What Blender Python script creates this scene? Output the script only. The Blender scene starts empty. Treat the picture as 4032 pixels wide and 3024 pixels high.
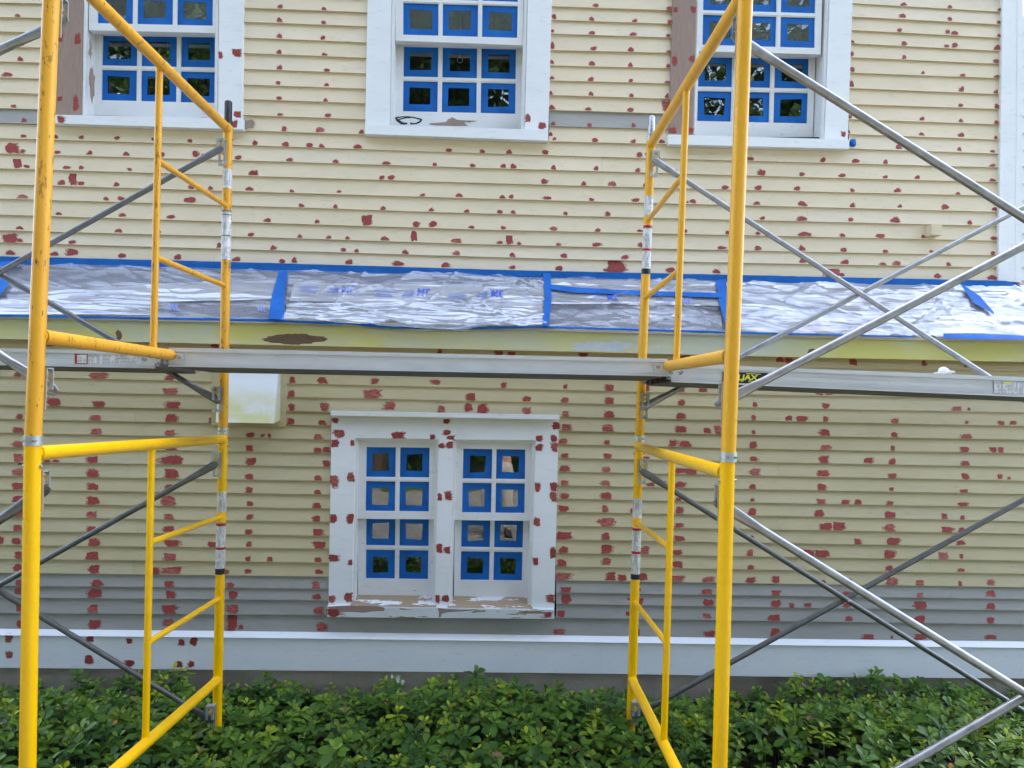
import bpy, bmesh, math, random
import numpy as np
from mathutils import Vector, Matrix

# ---------------------------------------------------------------- camera, sky, sun, exposure
scene = bpy.context.scene
FOC, CX, CY = 3028.0, 2016.0, 1512.0          # focal length and centre in photo pixels (4032 x 3024)
CAM = Vector((0.0, 0.0, 1.62))
YAW, PITCH, ROLL = math.radians(2.2), math.radians(0.45), 0.0205
FWD = Vector((math.sin(YAW)*math.cos(PITCH), math.cos(YAW)*math.cos(PITCH), math.sin(PITCH)))
RGT = Vector((math.cos(YAW), -math.sin(YAW), 0.0))
UPV = RGT.cross(FWD)
cam = bpy.data.objects.new('camera', bpy.data.cameras.new('camera'))
scene.collection.objects.link(cam)
Rc = RGT*math.cos(ROLL) + UPV*math.sin(ROLL)
Uc = -RGT*math.sin(ROLL) + UPV*math.cos(ROLL)
mw = Matrix.Identity(4)
for i in range(3):
    mw[i][0], mw[i][1], mw[i][2], mw[i][3] = Rc[i], Uc[i], -FWD[i], CAM[i]
cam.matrix_world = mw
cam.data.sensor_fit = 'HORIZONTAL'; cam.data.sensor_width = 36.0
cam.data.lens = 36.0*FOC/4032.0
cam.data.clip_start = 0.02; cam.data.clip_end = 900.0
scene.camera = cam

world = bpy.data.worlds.new('World'); scene.world = world; world.use_nodes = True
wn, wl = world.node_tree.nodes, world.node_tree.links
wn.clear()
SUN_EL, SUN_AZ = math.radians(52), math.radians(20)      # azimuth clockwise from the house side (+Y)
sky = wn.new('ShaderNodeTexSky'); sky.sky_type = 'NISHITA'; sky.sun_disc = False
sky.sun_elevation = SUN_EL; sky.sun_rotation = SUN_AZ
sky.air_density = 1.0; sky.dust_density = 3.0; sky.ozone_density = 1.0
hs = wn.new('ShaderNodeHueSaturation'); hs.inputs['Saturation'].default_value = 0.75
bgn = wn.new('ShaderNodeBackground'); bgn.inputs['Strength'].default_value = 0.15
won = wn.new('ShaderNodeOutputWorld')
wl.new(sky.outputs[0], hs.inputs['Color']); wl.new(hs.outputs[0], bgn.inputs['Color']); wl.new(bgn.outputs[0], won.inputs['Surface'])

sl = bpy.data.lights.new('sun', 'SUN'); sl.energy = 0.5; sl.angle = math.radians(15); sl.color = (0.94, 0.97, 1.0)
so = bpy.data.objects.new('sun', sl); scene.collection.objects.link(so)
sd = Vector((math.sin(SUN_AZ)*math.cos(SUN_EL), math.cos(SUN_AZ)*math.cos(SUN_EL), math.sin(SUN_EL)))
so.rotation_euler = sd.to_track_quat('Z', 'Y').to_euler(); so.location = (3, -6, 9)

vs = scene.view_settings
vs.view_transform = 'Standard'; vs.look = 'None'; vs.gamma = 1.0; vs.exposure = 3.0
vs.use_curve_mapping = False
scene.cycles.max_bounces = 5; scene.cycles.diffuse_bounces = 3; scene.cycles.glossy_bounces = 3; scene.cycles.adaptive_threshold = 0.02; scene.cycles.transparent_max_bounces = 16
scene.cycles.caustics_reflective = False; scene.cycles.caustics_refractive = False

# ---------------------------------------------------------------- helpers
rnd = random.Random(7)
COL = scene.collection
def ray(px, py):
    u = (px-CX)/FOC; v = -(py-CY)/FOC
    return FWD + Rc*u + Uc*v
def at(px, py, Y):
    """the point of the vertical plane y = Y that the photograph shows at pixel px, py"""
    d = ray(px, py)
    return CAM + d*((Y-CAM.y)/d.y)
def link(o):
    COL.objects.link(o); return o
def empty(name, loc, label=None, cat=None, group=None, parent=None):
    o = bpy.data.objects.new(name, None); o.location = loc; o.empty_display_size = 0.1
    link(o)
    if parent is not None: put(o, parent)
    return tag(o, label, cat, group)
def tag(o, label=None, cat=None, group=None, kind=None):
    if label: o['label'] = label
    if cat: o['category'] = cat
    if group: o['group'] = group
    if kind: o['kind'] = kind
    return o
def put(o, parent):
    o.parent = parent
    w = Vector((0, 0, 0)); p = parent
    while p is not None: w += p.location; p = p.parent
    o.location = -w                      # meshes are written in world coordinates
    return o
def mk(name, verts, faces, mat, parent=None, smooth=False):
    me = bpy.data.meshes.new(name)
    me.from_pydata([tuple(v) for v in verts], [], faces)
    if smooth:
        me.polygons.foreach_set('use_smooth', [True]*len(me.polygons))
    me.materials.append(mat); me.update()
    o = bpy.data.objects.new(name, me); link(o)
    if parent is not None: put(o, parent)
    return o
class MB:
    """collects boxes, prisms and tubes into one mesh"""
    def __init__(s): s.v = []; s.f = []; s.sm = []
    def add(s, verts, faces, smooth=False):
        n = len(s.v); s.v += [tuple(v) for v in verts]
        s.f += [tuple(i+n for i in f) for f in faces]; s.sm += [smooth]*len(faces)
        return s
    def hexa(s, a, b):
        """solid between two quads a (front) and b (back), both TL TR BR BL seen from the front"""
        return s.add(list(a)+list(b), [(3,2,1,0),(4,5,6,7),(0,1,5,4),(1,2,6,5),(2,3,7,6),(3,0,4,7)])
    def slab(s, q, Yf, d):
        """px quad at depth Yf, straight back by d"""
        a = [at(x, y, Yf) for x, y in q]
        return s.hexa(a, [p+Vector((0, d, 0)) for p in a])
    def box(s, c, sz, ax=None):
        c = Vector(c); X, Y, Z = ax if ax else (Vector((1,0,0)), Vector((0,1,0)), Vector((0,0,1)))
        hx, hy, hz = sz[0]/2, sz[1]/2, sz[2]/2
        a = [c-X*hx-Y*hy+Z*hz, c+X*hx-Y*hy+Z*hz, c+X*hx-Y*hy-Z*hz, c-X*hx-Y*hy-Z*hz]
        return s.hexa(a, [p+Y*2*hy for p in a])
    def tube(s, pts, rads, n=18, caps=True):
        pts = [Vector(p) for p in pts]
        if not hasattr(rads, '__len__'): rads = [rads]*len(pts)
        vs, fs = [], []
        prev = None
        for i, p in enumerate(pts):
            t = (pts[min(i+1, len(pts)-1)]-pts[max(i-1, 0)]).normalized()
            if prev is None:
                ref = Vector((0,1,0)) if abs(t.y) < 0.8 else Vector((1,0,0))
                u = t.cross(ref).normalized()
            else:
                u = (prev - t*prev.dot(t)).normalized()
            prev = u; w = t.cross(u)
            r = rads[i]; ru, rw = r if hasattr(r, '__len__') else (r, r)
            for k in range(n):
                a = 2*math.pi*k/n
                vs.append(p + u*(math.cos(a)*ru) + w*(math.sin(a)*rw))
        for i in range(len(pts)-1):
            for k in range(n):
                k2 = (k+1) % n
                fs.append((i*n+k, i*n+k2, (i+1)*n+k2, (i+1)*n+k))
        s.add(vs, fs, True)
        if caps:
            s.add(vs[:n], [tuple(range(n))[::-1]]); s.add(vs[-n:], [tuple(range(n))])
        return s
    def build(s, name, mat, parent=None):
        o = mk(name, s.v, s.f, mat, parent)
        o.data.polygons.foreach_set('use_smooth', s.sm)
        return o
def bil(q, u, v):
    (ax, ay), (bx, by), (cx, cy), (dx, dy) = q     # TL TR BR BL
    return ((ax*(1-u)+bx*u)*(1-v)+(dx*(1-u)+cx*u)*v, (ay*(1-u)+by*u)*(1-v)+(dy*(1-u)+cy*u)*v)
def ex(p, q, y):
    """x on the line through pixels p and q at height y"""
    return p[0]+(q[0]-p[0])*(y-p[1])/(q[1]-p[1])

# ---------------------------------------------------------------- materials
def S(r, g, b):
    f = lambda c: c/12.92 if c <= 0.04045 else ((c+0.055)/1.055)**2.4
    return (f(r/255), f(g/255), f(b/255), 1.0)
class NT:
    def __init__(s, name):
        s.m = bpy.data.materials.new(name); s.m.use_nodes = True
        s.n, s.l = s.m.node_tree.nodes, s.m.node_tree.links
        s.b = s.n['Principled BSDF']; s.out = s.n['Material Output']
        s.tc = s.n.new('ShaderNodeTexCoord')
    def mp(s, scale, loc=(0,0,0), rot=(0,0,0), src=None):
        m = s.n.new('ShaderNodeMapping'); m.inputs['Scale'].default_value = scale
        m.inputs['Location'].default_value = loc; m.inputs['Rotation'].default_value = rot
        s.l.new(src or s.tc.outputs['Object'], m.inputs['Vector']); return m.outputs[0]
    def noise(s, vec, scale, detail=4, rough=0.55, dist=0.0):
        t = s.n.new('ShaderNodeTexNoise'); t.inputs['Scale'].default_value = scale
        t.inputs['Detail'].default_value = detail; t.inputs['Roughness'].default_value = rough
        t.inputs['Distortion'].default_value = dist
        s.l.new(vec, t.inputs['Vector']); return t.outputs['Fac']
    def ramp(s, fac, stops):
        r = s.n.new('ShaderNodeValToRGB'); e = r.color_ramp.elements
        while len(e) < len(stops): e.new(0.5)
        for k, (p, c) in enumerate(stops):
            e[k].position = p; e[k].color = c if hasattr(c, '__len__') else (c, c, c, 1)
        s.l.new(fac, r.inputs['Fac']); return r.outputs['Color']
    def mix(s, fac, a, b, mode='MIX'):
        m = s.n.new('ShaderNodeMix'); m.data_type = 'RGBA'; m.blend_type = mode
        for sock, val in ((m.inputs[0], fac), (m.inputs[6], a), (m.inputs[7], b)):
            if hasattr(val, 'is_linked') or hasattr(val, 'links'): s.l.new(val, sock)
            else: sock.default_value = val
        return m.outputs[2]
    def bump(s, fac, strength, dist=0.01):
        b = s.n.new('ShaderNodeBump'); b.inputs['Strength'].default_value = strength
        b.inputs['Distance'].default_value = dist
        s.l.new(fac, b.inputs['Height']); s.l.new(b.outputs[0], s.b.inputs['Normal']); return b
    def col(s, c):
        if hasattr(c, 'links'): s.l.new(c, s.b.inputs['Base Color'])
        else: s.b.inputs['Base Color'].default_value = c
    def set(s, rough=0.5, metal=0.0, spec=0.5):
        s.b.inputs['Roughness'].default_value = rough; s.b.inputs['Metallic'].default_value = metal
        s.b.inputs['Specular IOR Level'].default_value = spec
def paint(name, c, c2, rough=0.55, grain=0.12, chips=None, spec=0.35, scl=(1,1,1), nk=0.725):
    """painted wood: soft tone drift, brush grain along the board, optional chips to bare wood"""
    t = NT(name); t.set(rough, 0, spec)
    a = t.noise(t.mp((1.3*scl[0], 1.3, 3.0*scl[2])), 1.6, 2, 0.6)
    g = t.noise(t.mp((3.0*scl[0], 40, 55*scl[2])), 3.0, 2, 0.6)
    c1 = t.mix(t.ramp(a, [(0.30, 0.0), (0.72, 1.0)]), c, c2)
    dirt = t.noise(t.mp((5, 5, 22)), 2.4, 3, 0.7)
    c1 = t.mix(t.ramp(dirt, [(0.58, 0.0), (0.78, 0.5)]), c1, tuple(x*0.62 for x in c[:3])+(1,))
    scr = t.noise(t.mp((2.2, 3, 30), (4, 0, 1)), 2.0, 3, 0.7)          # sanded streaks
    c1 = t.mix(t.ramp(scr, [(0.62, 0.0), (0.72, 0.4)]), c1, tuple(min(1, x*0.9+0.09) for x in c[:3])+(1,))
    nick = t.noise(t.mp((9, 9, 26), (0, 2, 7)), 2.6, 2, 0.6)          # small scuffs
    c1 = t.mix(t.ramp(nick, [(nk, 0.0), (nk+0.02, 0.6)]), c1, tuple(x*0.5 for x in c[:3])+(1,))
    if chips:
        n = t.noise(t.mp(chips[1]), chips[2], 6, 0.65)
        c1 = t.mix(t.ramp(n, [(chips[3], 0.0), (chips[3]+0.012, 1.0)]), c1, chips[0])
    t.col(c1); t.bump(g, grain, 0.004); return t.m
def plain(name, c, rough=0.5, metal=0.0, var=0.25, scale=12.0, bump=0.0, spec=0.5, aniso=(1,1,1)):
    t = NT(name); t.set(rough, metal, spec)
    n = t.noise(t.mp(aniso), scale, 5, 0.6)
    d = tuple(x*(1-var) for x in c[:3])+(1,)
    t.col(t.mix(t.ramp(n, [(0.3, 0.0), (0.7, 1.0)]), d, c))
    if bump: t.bump(n, bump, 0.003)
    return t.m

MAT = {}
MAT['cream'] = paint('cream siding paint', S(225,208,178), S(217,201,170), 0.5, 0.16)
MAT['creamb'] = paint('cream siding paint paler batch', S(221,206,180), S(229,212,184), 0.5, 0.16)
MAT['creamlow'] = paint('older cream siding paint', S(198,184,146), S(190,177,140), 0.55, 0.2)
MAT['creamlowb'] = paint('older cream siding paint dull', S(192,180,146), S(199,186,150), 0.55, 0.2)
MAT['grey'] = paint('grey siding primer', S(166,163,156), S(156,154,148), 0.6, 0.2)
MAT['white'] = paint('white trim paint', S(236,237,238), S(229,231,233), 0.42, 0.08, nk=0.76)
MAT['whitesash'] = paint('white sash paint', S(230,230,229), S(223,223,222), 0.45, 0.08, (S(120,104,92), (9,9,3), 3.2, 0.735))
MAT['sillworn'] = paint('peeling sill paint', S(226,228,230), S(214,216,218), 0.6, 0.3, (S(150,128,104), (2.2,5,16), 2.0, 0.585))
MAT['sillslope'] = paint('worn sill slope', S(226,228,230), S(214,216,218), 0.6, 0.3, (S(160,138,112), (2.0,5,12), 2.0, 0.45))
MAT['barewood'] = plain('weathered bare wood', S(164,142,130), 0.8, 0, 0.22, 7.0, 0.3, 0.2, (10,10,1.2))
MAT['peel'] = plain('exposed grey brown wood', S(128,104,84), 0.85, 0, 0.4, 9.0, 0.4, 0.2, (2,10,30))
MAT['filler'] = plain('white filler', S(205,210,214), 0.6, 0, 0.15, 20, 0.1)
t = NT('fascia paint'); t.set(0.55, 0, 0.35)
n1 = t.noise(t.mp((0.55, 1, 1.0)), 2.2, 3, 0.5); n2 = t.noise(t.mp((2.5, 2, 9)), 2.2, 6, 0.7)
c = t.mix(t.ramp(n1, [(0.42, 0.0), (0.60, 1.0)]), S(202,202,180), S(210,202,116))
c = t.mix(t.ramp(n2, [(0.58, 0.0), (0.72, 0.5)]), c, S(206,208,190))
t.col(c); MAT['fascia'] = t.m
t = NT('red primer'); t.set(0.55, 0, 0.3)
n1 = t.noise(t.mp((1,1,1)), 60, 4, 0.6); n2 = t.noise(t.mp((1,1,2.2)), 18, 3, 0.6)
c = t.mix(t.ramp(n1, [(0.35, 0.0), (0.68, 1.0)]), S(140,56,52), S(158,72,66))
c = t.mix(t.ramp(n2, [(0.60, 0.0), (0.78, 0.45)]), c, S(178,108,98)); t.col(c); MAT['red'] = t.m
t = NT('red primer second coat'); t.set(0.6, 0, 0.3)
n1 = t.noise(t.mp((14,1,70)), 2.4, 4, 0.7)
t.col(t.mix(t.ramp(n1, [(0.40, 0.0), (0.66, 1.0)]), S(146,60,55), S(178,112,100))); MAT['red2'] = t.m
t = NT('thin red primer'); t.set(0.6, 0, 0.3)
n1 = t.noise(t.mp((20,1,90)), 2.0, 4, 0.7)
t.col(S(176,112,98)); tr = t.n.new('ShaderNodeBsdfTransparent'); mx = t.n.new('ShaderNodeMixShader')
t.l.new(t.ramp(n1, [(0.42, 0.0), (0.60, 0.85)]), mx.inputs[0]); t.l.new(tr.outputs[0], mx.inputs[1]); t.l.new(t.b.outputs[0], mx.inputs[2]); t.l.new(mx.outputs[0], t.out.inputs['Surface']); MAT['redthin'] = t.m
t = NT('blue masking tape'); t.set(0.6, 0, 0.3)
n1 = t.noise(t.mp((1,1,1)), 9, 3, 0.5); n2 = t.noise(t.mp((1,1,1)), 160, 2, 0.6)
t.col(t.mix(t.ramp(n1, [(0.35, 0.0), (0.7, 1.0)]), S(6,88,166), S(14,104,186)))
t.bump(n2, 0.25, 0.002); MAT['tape'] = t.m
# window glass: thin coated pane, reflects more than bare glass
t = NT('window glass')
gl = t.n.new('ShaderNodeBsdfGlossy'); gl.inputs['Roughness'].default_value = 0.012
tr = t.n.new('ShaderNodeBsdfTransparent'); tr.inputs['Color'].default_value = (0.80, 0.86, 0.84, 1)
fr = t.n.new('ShaderNodeFresnel'); fr.inputs['IOR'].default_value = 1.9
ad = t.n.new('ShaderNodeMath'); ad.operation = 'MULTIPLY_ADD'; ad.inputs[1].default_value = 0.9; ad.inputs[2].default_value = 0.045
t.l.new(fr.outputs[0], ad.inputs[0])
wv = t.noise(t.mp((1,1,1)), 5.0, 2); bp = t.n.new('ShaderNodeBump'); bp.inputs['Strength'].default_value = 0.03; bp.inputs['Distance'].default_value = 0.02
t.l.new(wv, bp.inputs['Height']); t.l.new(bp.outputs[0], gl.inputs['Normal'])
mx = t.n.new('ShaderNodeMixShader'); t.l.new(ad.outputs[0], mx.inputs[0]); t.l.new(tr.outputs[0], mx.inputs[1]); t.l.new(gl.outputs[0], mx.inputs[2])
t.l.new(mx.outputs[0], t.out.inputs['Surface']); MAT['glass'] = t.m
def greyed():
    """the outer sashes' glass: the same pane with some grey diffuse mixed in"""
    m = MAT['glass'].copy(); m.name = 'dusty window glass'; nt = m.node_tree
    out = nt.nodes['Material Output']; src = out.inputs['Surface'].links[0].from_socket
    d = nt.nodes.new('ShaderNodeBsdfDiffuse'); d.inputs['Color'].default_value = (0.42, 0.48, 0.44, 1)
    x = nt.nodes.new('ShaderNodeMixShader'); x.inputs[0].default_value = 0.16
    nt.links.new(src, x.inputs[1]); nt.links.new(d.outputs[0], x.inputs[2]); nt.links.new(x.outputs[0], out.inputs['Surface'])
    return m
MAT['glassgrey'] = greyed()
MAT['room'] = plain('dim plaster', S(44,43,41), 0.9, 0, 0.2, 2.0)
def film(name, lo, hi, seed, base=0.5):
    """thin crinkled polyethylene: mostly clear, milky where layers bunch up, creases catch light"""
    t = NT(name); t.set(0.3, 0, 0.5); t.b.inputs['Base Color'].default_value = (0.54, 0.55, 0.59, 1)
    a = t.noise(t.mp((0.9, 1, 4.5), (seed, 0, 0), (0, 0.10, 0)), 1.3, 3, 0.5, 0.7)
    b = t.noise(t.mp((0.7, 1, 9.0), (0, seed, 0), (0, 0.24, 0)), 1.5, 3, 0.5, 0.2)
    c = t.noise(t.mp((1.3, 1, 10.0), (seed, seed, 0), (0, -0.42, 0)), 1.5, 3, 0.5, 0.2)
    lay = t.ramp(a, [(base-0.05, lo), (base+0.04, hi)])
    cr = t.ramp(b, [(0.52, 0.0), (0.60, 0.14), (0.62, 0.03)]); cr2 = t.ramp(c, [(0.54, 0.0), (0.62, 0.14), (0.64, 0.02)])
    fac = t.mix(1.0, t.mix(1.0, lay, cr, 'ADD'), cr2, 'ADD')
    hb = t.mix(0.45, b, c); t.bump(hb, 0.5, 0.03)
    tr = t.n.new('ShaderNodeBsdfTransparent'); tr.inputs['Color'].default_value = (0.94, 0.95, 0.97, 1)
    gl = t.n.new('ShaderNodeBsdfGlossy'); gl.inputs['Roughness'].default_value = 0.12; gl.inputs['Color'].default_value = (0.9, 0.92, 0.95, 1)
    bm_ = t.b.inputs['Normal'].links[0].from_socket; t.l.new(bm_, gl.inputs['Normal'])
    sh = t.n.new('ShaderNodeMixShader'); sh.inputs[0].default_value = 0.30
    t.l.new(t.b.outputs[0], sh.inputs[1]); t.l.new(gl.outputs[0], sh.inputs[2])
    mx = t.n.new('ShaderNodeMixShader')
    t.l.new(fac, mx.inputs[0])
    t.l.new(tr.outputs[0], mx.inputs[1]); t.l.new(sh.outputs[0], mx.inputs[2]); t.l.new(mx.outputs[0], t.out.inputs['Surface'])
    return t.m
MAT['film'] = film('masking film', 0.20, 0.32, 0.0)
MAT['film2'] = film('masking film milky', 0.46, 0.68, 3.7, 0.48)
MAT['filmclear'] = film('masking film clear', 0.12, 0.30, 8.1)
t = NT('film ink'); t.set(0.5); t.col(S(42,84,196)); MAT['ink'] = t.m
t = NT('film ink faded'); t.set(0.5); t.col(S(128,142,196)); MAT['inkpale'] = t.m
t = NT('roof shingle'); t.set(0.9, 0, 0.2)
n1 = t.noise(t.mp((1,1,1)), 90, 4, 0.7); n2 = t.noise(t.mp((6,1,3)), 2.0, 3)
t.col(t.mix(t.ramp(n1, [(0.3, 0.0), (0.7, 1.0)]), S(102,102,110), S(146,145,151))); t.bump(n1, 0.5, 0.004); MAT['shingle'] = t.m
def yellow(name, c, c2, chip, seed, rough=0.3):
    t = NT(name); t.set(rough, 0, 0.5)
    n = t.noise(t.mp((3,3,0.9), (seed,0,0)), 4.0, 4, 0.6)
    cc = t.mix(t.ramp(n, [(0.3, 0.0), (0.7, 1.0)]), c, c2)
    k = t.noise(t.mp((30,30,9), (0,seed,0)), 1.6, 5, 0.7)
    cc = t.mix(t.ramp(k, [(chip, 0.0), (chip+0.02, 0.6)]), cc, S(120,72,24))
    k2 = t.noise(t.mp((42,42,12), (seed,3,0)), 1.7, 4, 0.65)
    cc = t.mix(t.ramp(k2, [(chip+0.055, 0.0), (chip+0.065, 1.0)]), cc, S(58,44,34))
    t.col(cc); t.b.inputs['Specular IOR Level'].default_value = 0.35; t.b.inputs['Coat Weight'].default_value = 0.08; t.b.inputs['Coat Roughness'].default_value = 0.15
    return t.m
MAT['yold'] = yellow('worn scaffold yellow', S(222,157,38), S(232,171,46), 0.60, 1.0, 0.38)
MAT['yold2'] = yellow('scaffold yellow', S(226,164,36), S(236,176,40), 0.665, 4.0, 0.36)
MAT['ynew'] = yellow('fresh scaffold yellow', S(250,188,0), S(252,196,2), 0.72, 9.0, 0.3)
def metal(name, c, rough, var, scale, an=(1,1,1), blot=None, mt=0.6):
    t = NT(name); t.set(rough, mt)
    n = t.noise(t.mp(an), scale, 5, 0.65)
    cc = t.mix(t.ramp(n, [(0.3, 0.0), (0.7, 1.0)]), tuple(x*(1-var) for x in c[:3])+(1,), c)
    if blot:
        k = t.noise(t.mp((6,6,9)), 5.0, 5, 0.7)
        cc = t.mix(t.ramp(k, [(0.66, 0.0), (0.70, 0.8)]), cc, blot)
    t.col(cc)
    rr = t.ramp(n, [(0.3, rough*0.8), (0.7, min(1, rough*1.35))]); t.l.new(rr, t.b.inputs['Roughness'])
    return t.m
MAT['galv'] = metal('galvanised tube', S(166,167,168), 0.36, 0.35, 8.0, (3,3,3), None, 0.75)
MAT['galvdark'] = metal('dull galvanised tube', S(126,127,128), 0.42, 0.35, 8.0, (3,3,3), None, 0.75)
MAT['zinc'] = metal('zinc plate', S(196,204,206), 0.28, 0.2, 14.0, (1,1,1), None, 0.5)
MAT['alu'] = metal('scuffed aluminium', S(208,210,211), 0.45, 0.16, 5.0, (1.2,6,6), S(160,152,142), 0.35)
MAT['aludark'] = metal('shade-dark plank underside', S(92,90,90), 0.6, 0.3, 5.0, (1.2,6,6), None, 0.3)  # shade under the planks put into the metal colour
MAT['steel'] = metal('bright bolt steel', S(190,190,190), 0.25, 0.3, 30.0)
MAT['rustpin'] = metal('worn dark pin', S(70,66,64), 0.5, 0.5, 22.0, (1,1,1), S(190,184,176))
MAT['blackplastic'] = plain('black plastic', S(22,24,28), 0.3, 0, 0.2)
MAT['labelblack'] = plain('label black', S(20,20,20), 0.4, 0, 0.1)
MAT['labelyellow'] = plain('label yellow', S(228,224,84), 0.45, 0, 0.1)
MAT['labelred'] = plain('label red', S(180,32,26), 0.4, 0, 0.15)
def label_mat(name, along, dens, dark):
    """white label with rows of print too small to read"""
    t = NT(name); t.set(0.4)
    sx = (1, 1, dens) if along == 'z' else (dens, 1, 1)
    n = t.n.new('ShaderNodeTexWave'); n.bands_direction = 'Z'; n.inputs['Scale'].default_value = dens; n.inputs['Distortion'].default_value = 0
    t.l.new(t.tc.outputs['Object'], n.inputs['Vector'])
    k = t.noise(t.mp((60, 60, 9)), 3.0, 2, 0.6); k2 = t.noise(t.mp((14, 14, 18)), 1.6, 2, 0.5)
    m = t.mix(1.0, t.ramp(n.outputs['Fac'], [(0.45, 0.0), (0.6, 1.0)]), t.ramp(k, [(0.40, 0.0), (0.52, 1.0)]), 'MULTIPLY')
    m = t.mix(1.0, m, t.ramp(k2, [(0.36, 0.0), (0.42, 1.0)]), 'MULTIPLY')
    t.col(t.mix(m, S(222,222,222), dark)); return t.m
MAT['label'] = label_mat('warning label print', 'z', 55.0, S(120,122,126))
MAT['barlabel'] = label_mat('serial label print', 'z', 120.0, S(110,112,118))
t = NT('concrete foundation'); t.set(0.9, 0, 0.2)
n1 = t.noise(t.mp((1,1,1)), 3.0, 6, 0.65); n2 = t.noise(t.mp((1,1,1)), 60, 4, 0.7)
cc = t.mix(t.ramp(n1, [(0.3, 0.0), (0.7, 1.0)]), S(160,148,134), S(204,192,176)); t.col(cc); t.bump(n2, 0.5, 0.006); MAT['concrete'] = t.m
t = NT('stained vent hood'); t.set(0.35, 0, 0.4)
n1 = t.noise(t.mp((3,3,6)), 2.4, 5, 0.65); gz = t.n.new('ShaderNodeSeparateXYZ'); t.l.new(t.tc.outputs['Generated'], gz.inputs[0])
t.col(t.mix(t.mix(1.0, t.ramp(n1, [(0.30, 0.0), (0.56, 1.0)]), t.ramp(gz.outputs[2], [(0.25, 1.0), (0.66, 0.0)]), 'MULTIPLY'), S(228,230,232), S(214,211,160))); MAT['hood'] = t.m
MAT['soil'] = plain('dark soil', S(48,40,32), 0.95, 0, 0.5, 20, 0.6, 0.1)
MAT['gravel'] = plain('grey brown gravel', S(158,152,143), 0.9, 0, 0.62, 13, 0.8, 0.2)
MAT['lawn'] = plain('mown lawn', S(84,104,50), 0.9, 0, 0.4, 9, 0.3, 0.1)
def leafmat(name, tint='tint'):
    t = NT(name); t.set(0.48, 0, 0.28)
    a = t.n.new('ShaderNodeVertexColor'); a.layer_name = tint
    c = a.outputs['Color']; t.col(c)
    tl = t.n.new('ShaderNodeBsdfTranslucent'); t.l.new(c, tl.inputs['Color'])
    mx = t.n.new('ShaderNodeMixShader'); mx.inputs[0].default_value = 0.18
    t.l.new(t.b.outputs[0], mx.inputs[1]); t.l.new(tl.outputs[0], mx.inputs[2]); t.l.new(mx.outputs[0], t.out.inputs['Surface'])
    return t.m
MAT['leaf'] = leafmat('groundcover leaf'); MAT['treeleaf'] = leafmat('tree leaf')
MAT['bark'] = plain('bark', S(88,76,64), 0.9, 0, 0.45, 8, 0.7, 0.1, (4,4,0.7))
MAT['twig'] = plain('dry twig', S(150,126,92), 0.8, 0, 0.3, 20)
MAT['chip'] = plain('white paint flake', S(236,236,234), 0.6, 0, 0.08)
MAT['tapecrumple'] = MAT['tape']

# ---------------------------------------------------------------- ground
YU, YL = 4.75, 4.45            # sheathing planes of the upper and the lower wall
def ground_z(x, y):
    """planting bed: a slight mound in front of the wall, falling to the gravel"""
    a = max(0.0, min(1.0, (4.45-y)/0.9)); b = max(0.0, min(1.0, (y-1.2)/0.8))
    return -0.17 + 0.05*a*b
def grid_sheet(name, x0, x1, y0, y1, nx, ny, zf, mat):
    vs = [(x0+(x1-x0)*i/nx, y0+(y1-y0)*j/ny, zf(x0+(x1-x0)*i/nx, y0+(y1-y0)*j/ny)) for j in range(ny+1) for i in range(nx+1)]
    fs = [(j*(nx+1)+i, j*(nx+1)+i+1, (j+1)*(nx+1)+i+1, (j+1)*(nx+1)+i) for j in range(ny) for i in range(nx)]
    o = mk(name, vs, fs, mat, None, True); tag(o, kind='structure'); return o
grid_sheet('ground', -400, 400, -400, 400, 8, 8, lambda x, y: -0.19, MAT['lawn'])
grid_sheet('gravel_path', -14, 14, -4.6, 1.5, 10, 4, lambda x, y: -0.184, MAT['gravel'])
grid_sheet('planting_bed', -6, 6, 1.2, 4.6, 60, 34, lambda x, y: ground_z(x, y)-0.012, MAT['soil'])

# ---------------------------------------------------------------- house: siding courses read as butt lines (photo px)
XS1 = [0, 1000, 2174, 3355, 3947]; XS2 = [0, 1000, 2000, 3000, 3940]; XS3 = [350, 1207, 2320, 3100, 3850]
UP = [[-106,-82,-33,11.7,46.7],[-48,-26,23.8,64.4,96.6],[10,29.8,77.9,118,149.3],[67.3,85.7,132,170.3,200.6],[123.7,148,197,224.9,251.9],
      [183,209.4,257.5,285.5,307.9],[242,271.2,317,346.6,370.9],[304.6,333.5,374.7,409.6,429.2],[364,390.8,432.9,469.8,489.8],
      [426,453.6,497,528,550.5],[483.3,514,556.6,584.6,605.5]]
UP = [(XS1, r) for r in UP]
UP = [(XS1, [y-60*k for y in UP[0][1]]) for k in range(6, 0, -1)] + UP
UP += [(XS2, r) for r in [[543.8,572.7,607,634.6,659],[604.7,633,664,692.8,717],[662.9,692.7,724,750,771],[725,755,784.4,810.6,834],
      [782,811,844.8,867.6,890],[844.8,876,907,928,948],[906.7,933,965,988,1005.6],[954,983,1015,1037,1053],[1008.8,1034,1064,1085,1105.5]]]
LS = [[116,187,258,327,397,468,541,611,680,750,817,888,957,1027,1097,1161,1220,1297,1377],
      [142,209,281,350,420,488,556,628,696,767,835,904,970,1039,1109,1171,1229,1303,1388],
      [176,242,310,381,449,517,586,655,722,788,858,927,995,1063,1132,1193,1250,1320,1407],
      [200,266,331,403,472,538,607,676,743,807,876,943,1013,1078,1147,1209,1267,1336,1423],
      [214,282,350,419,488,556,625,692,760,828,892,960,1027,1093,1161,1221,1279,1348,1433]]
LO = [(XS3, [1400+0.7836*LS[s][k] for s in range(5)]) for k in range(19)]
LO = [(XS3, [y-54*k for y in LO[0][1]]) for k in range(3, 0, -1)] + LO
GREY_FROM = len(LO)-4
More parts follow.
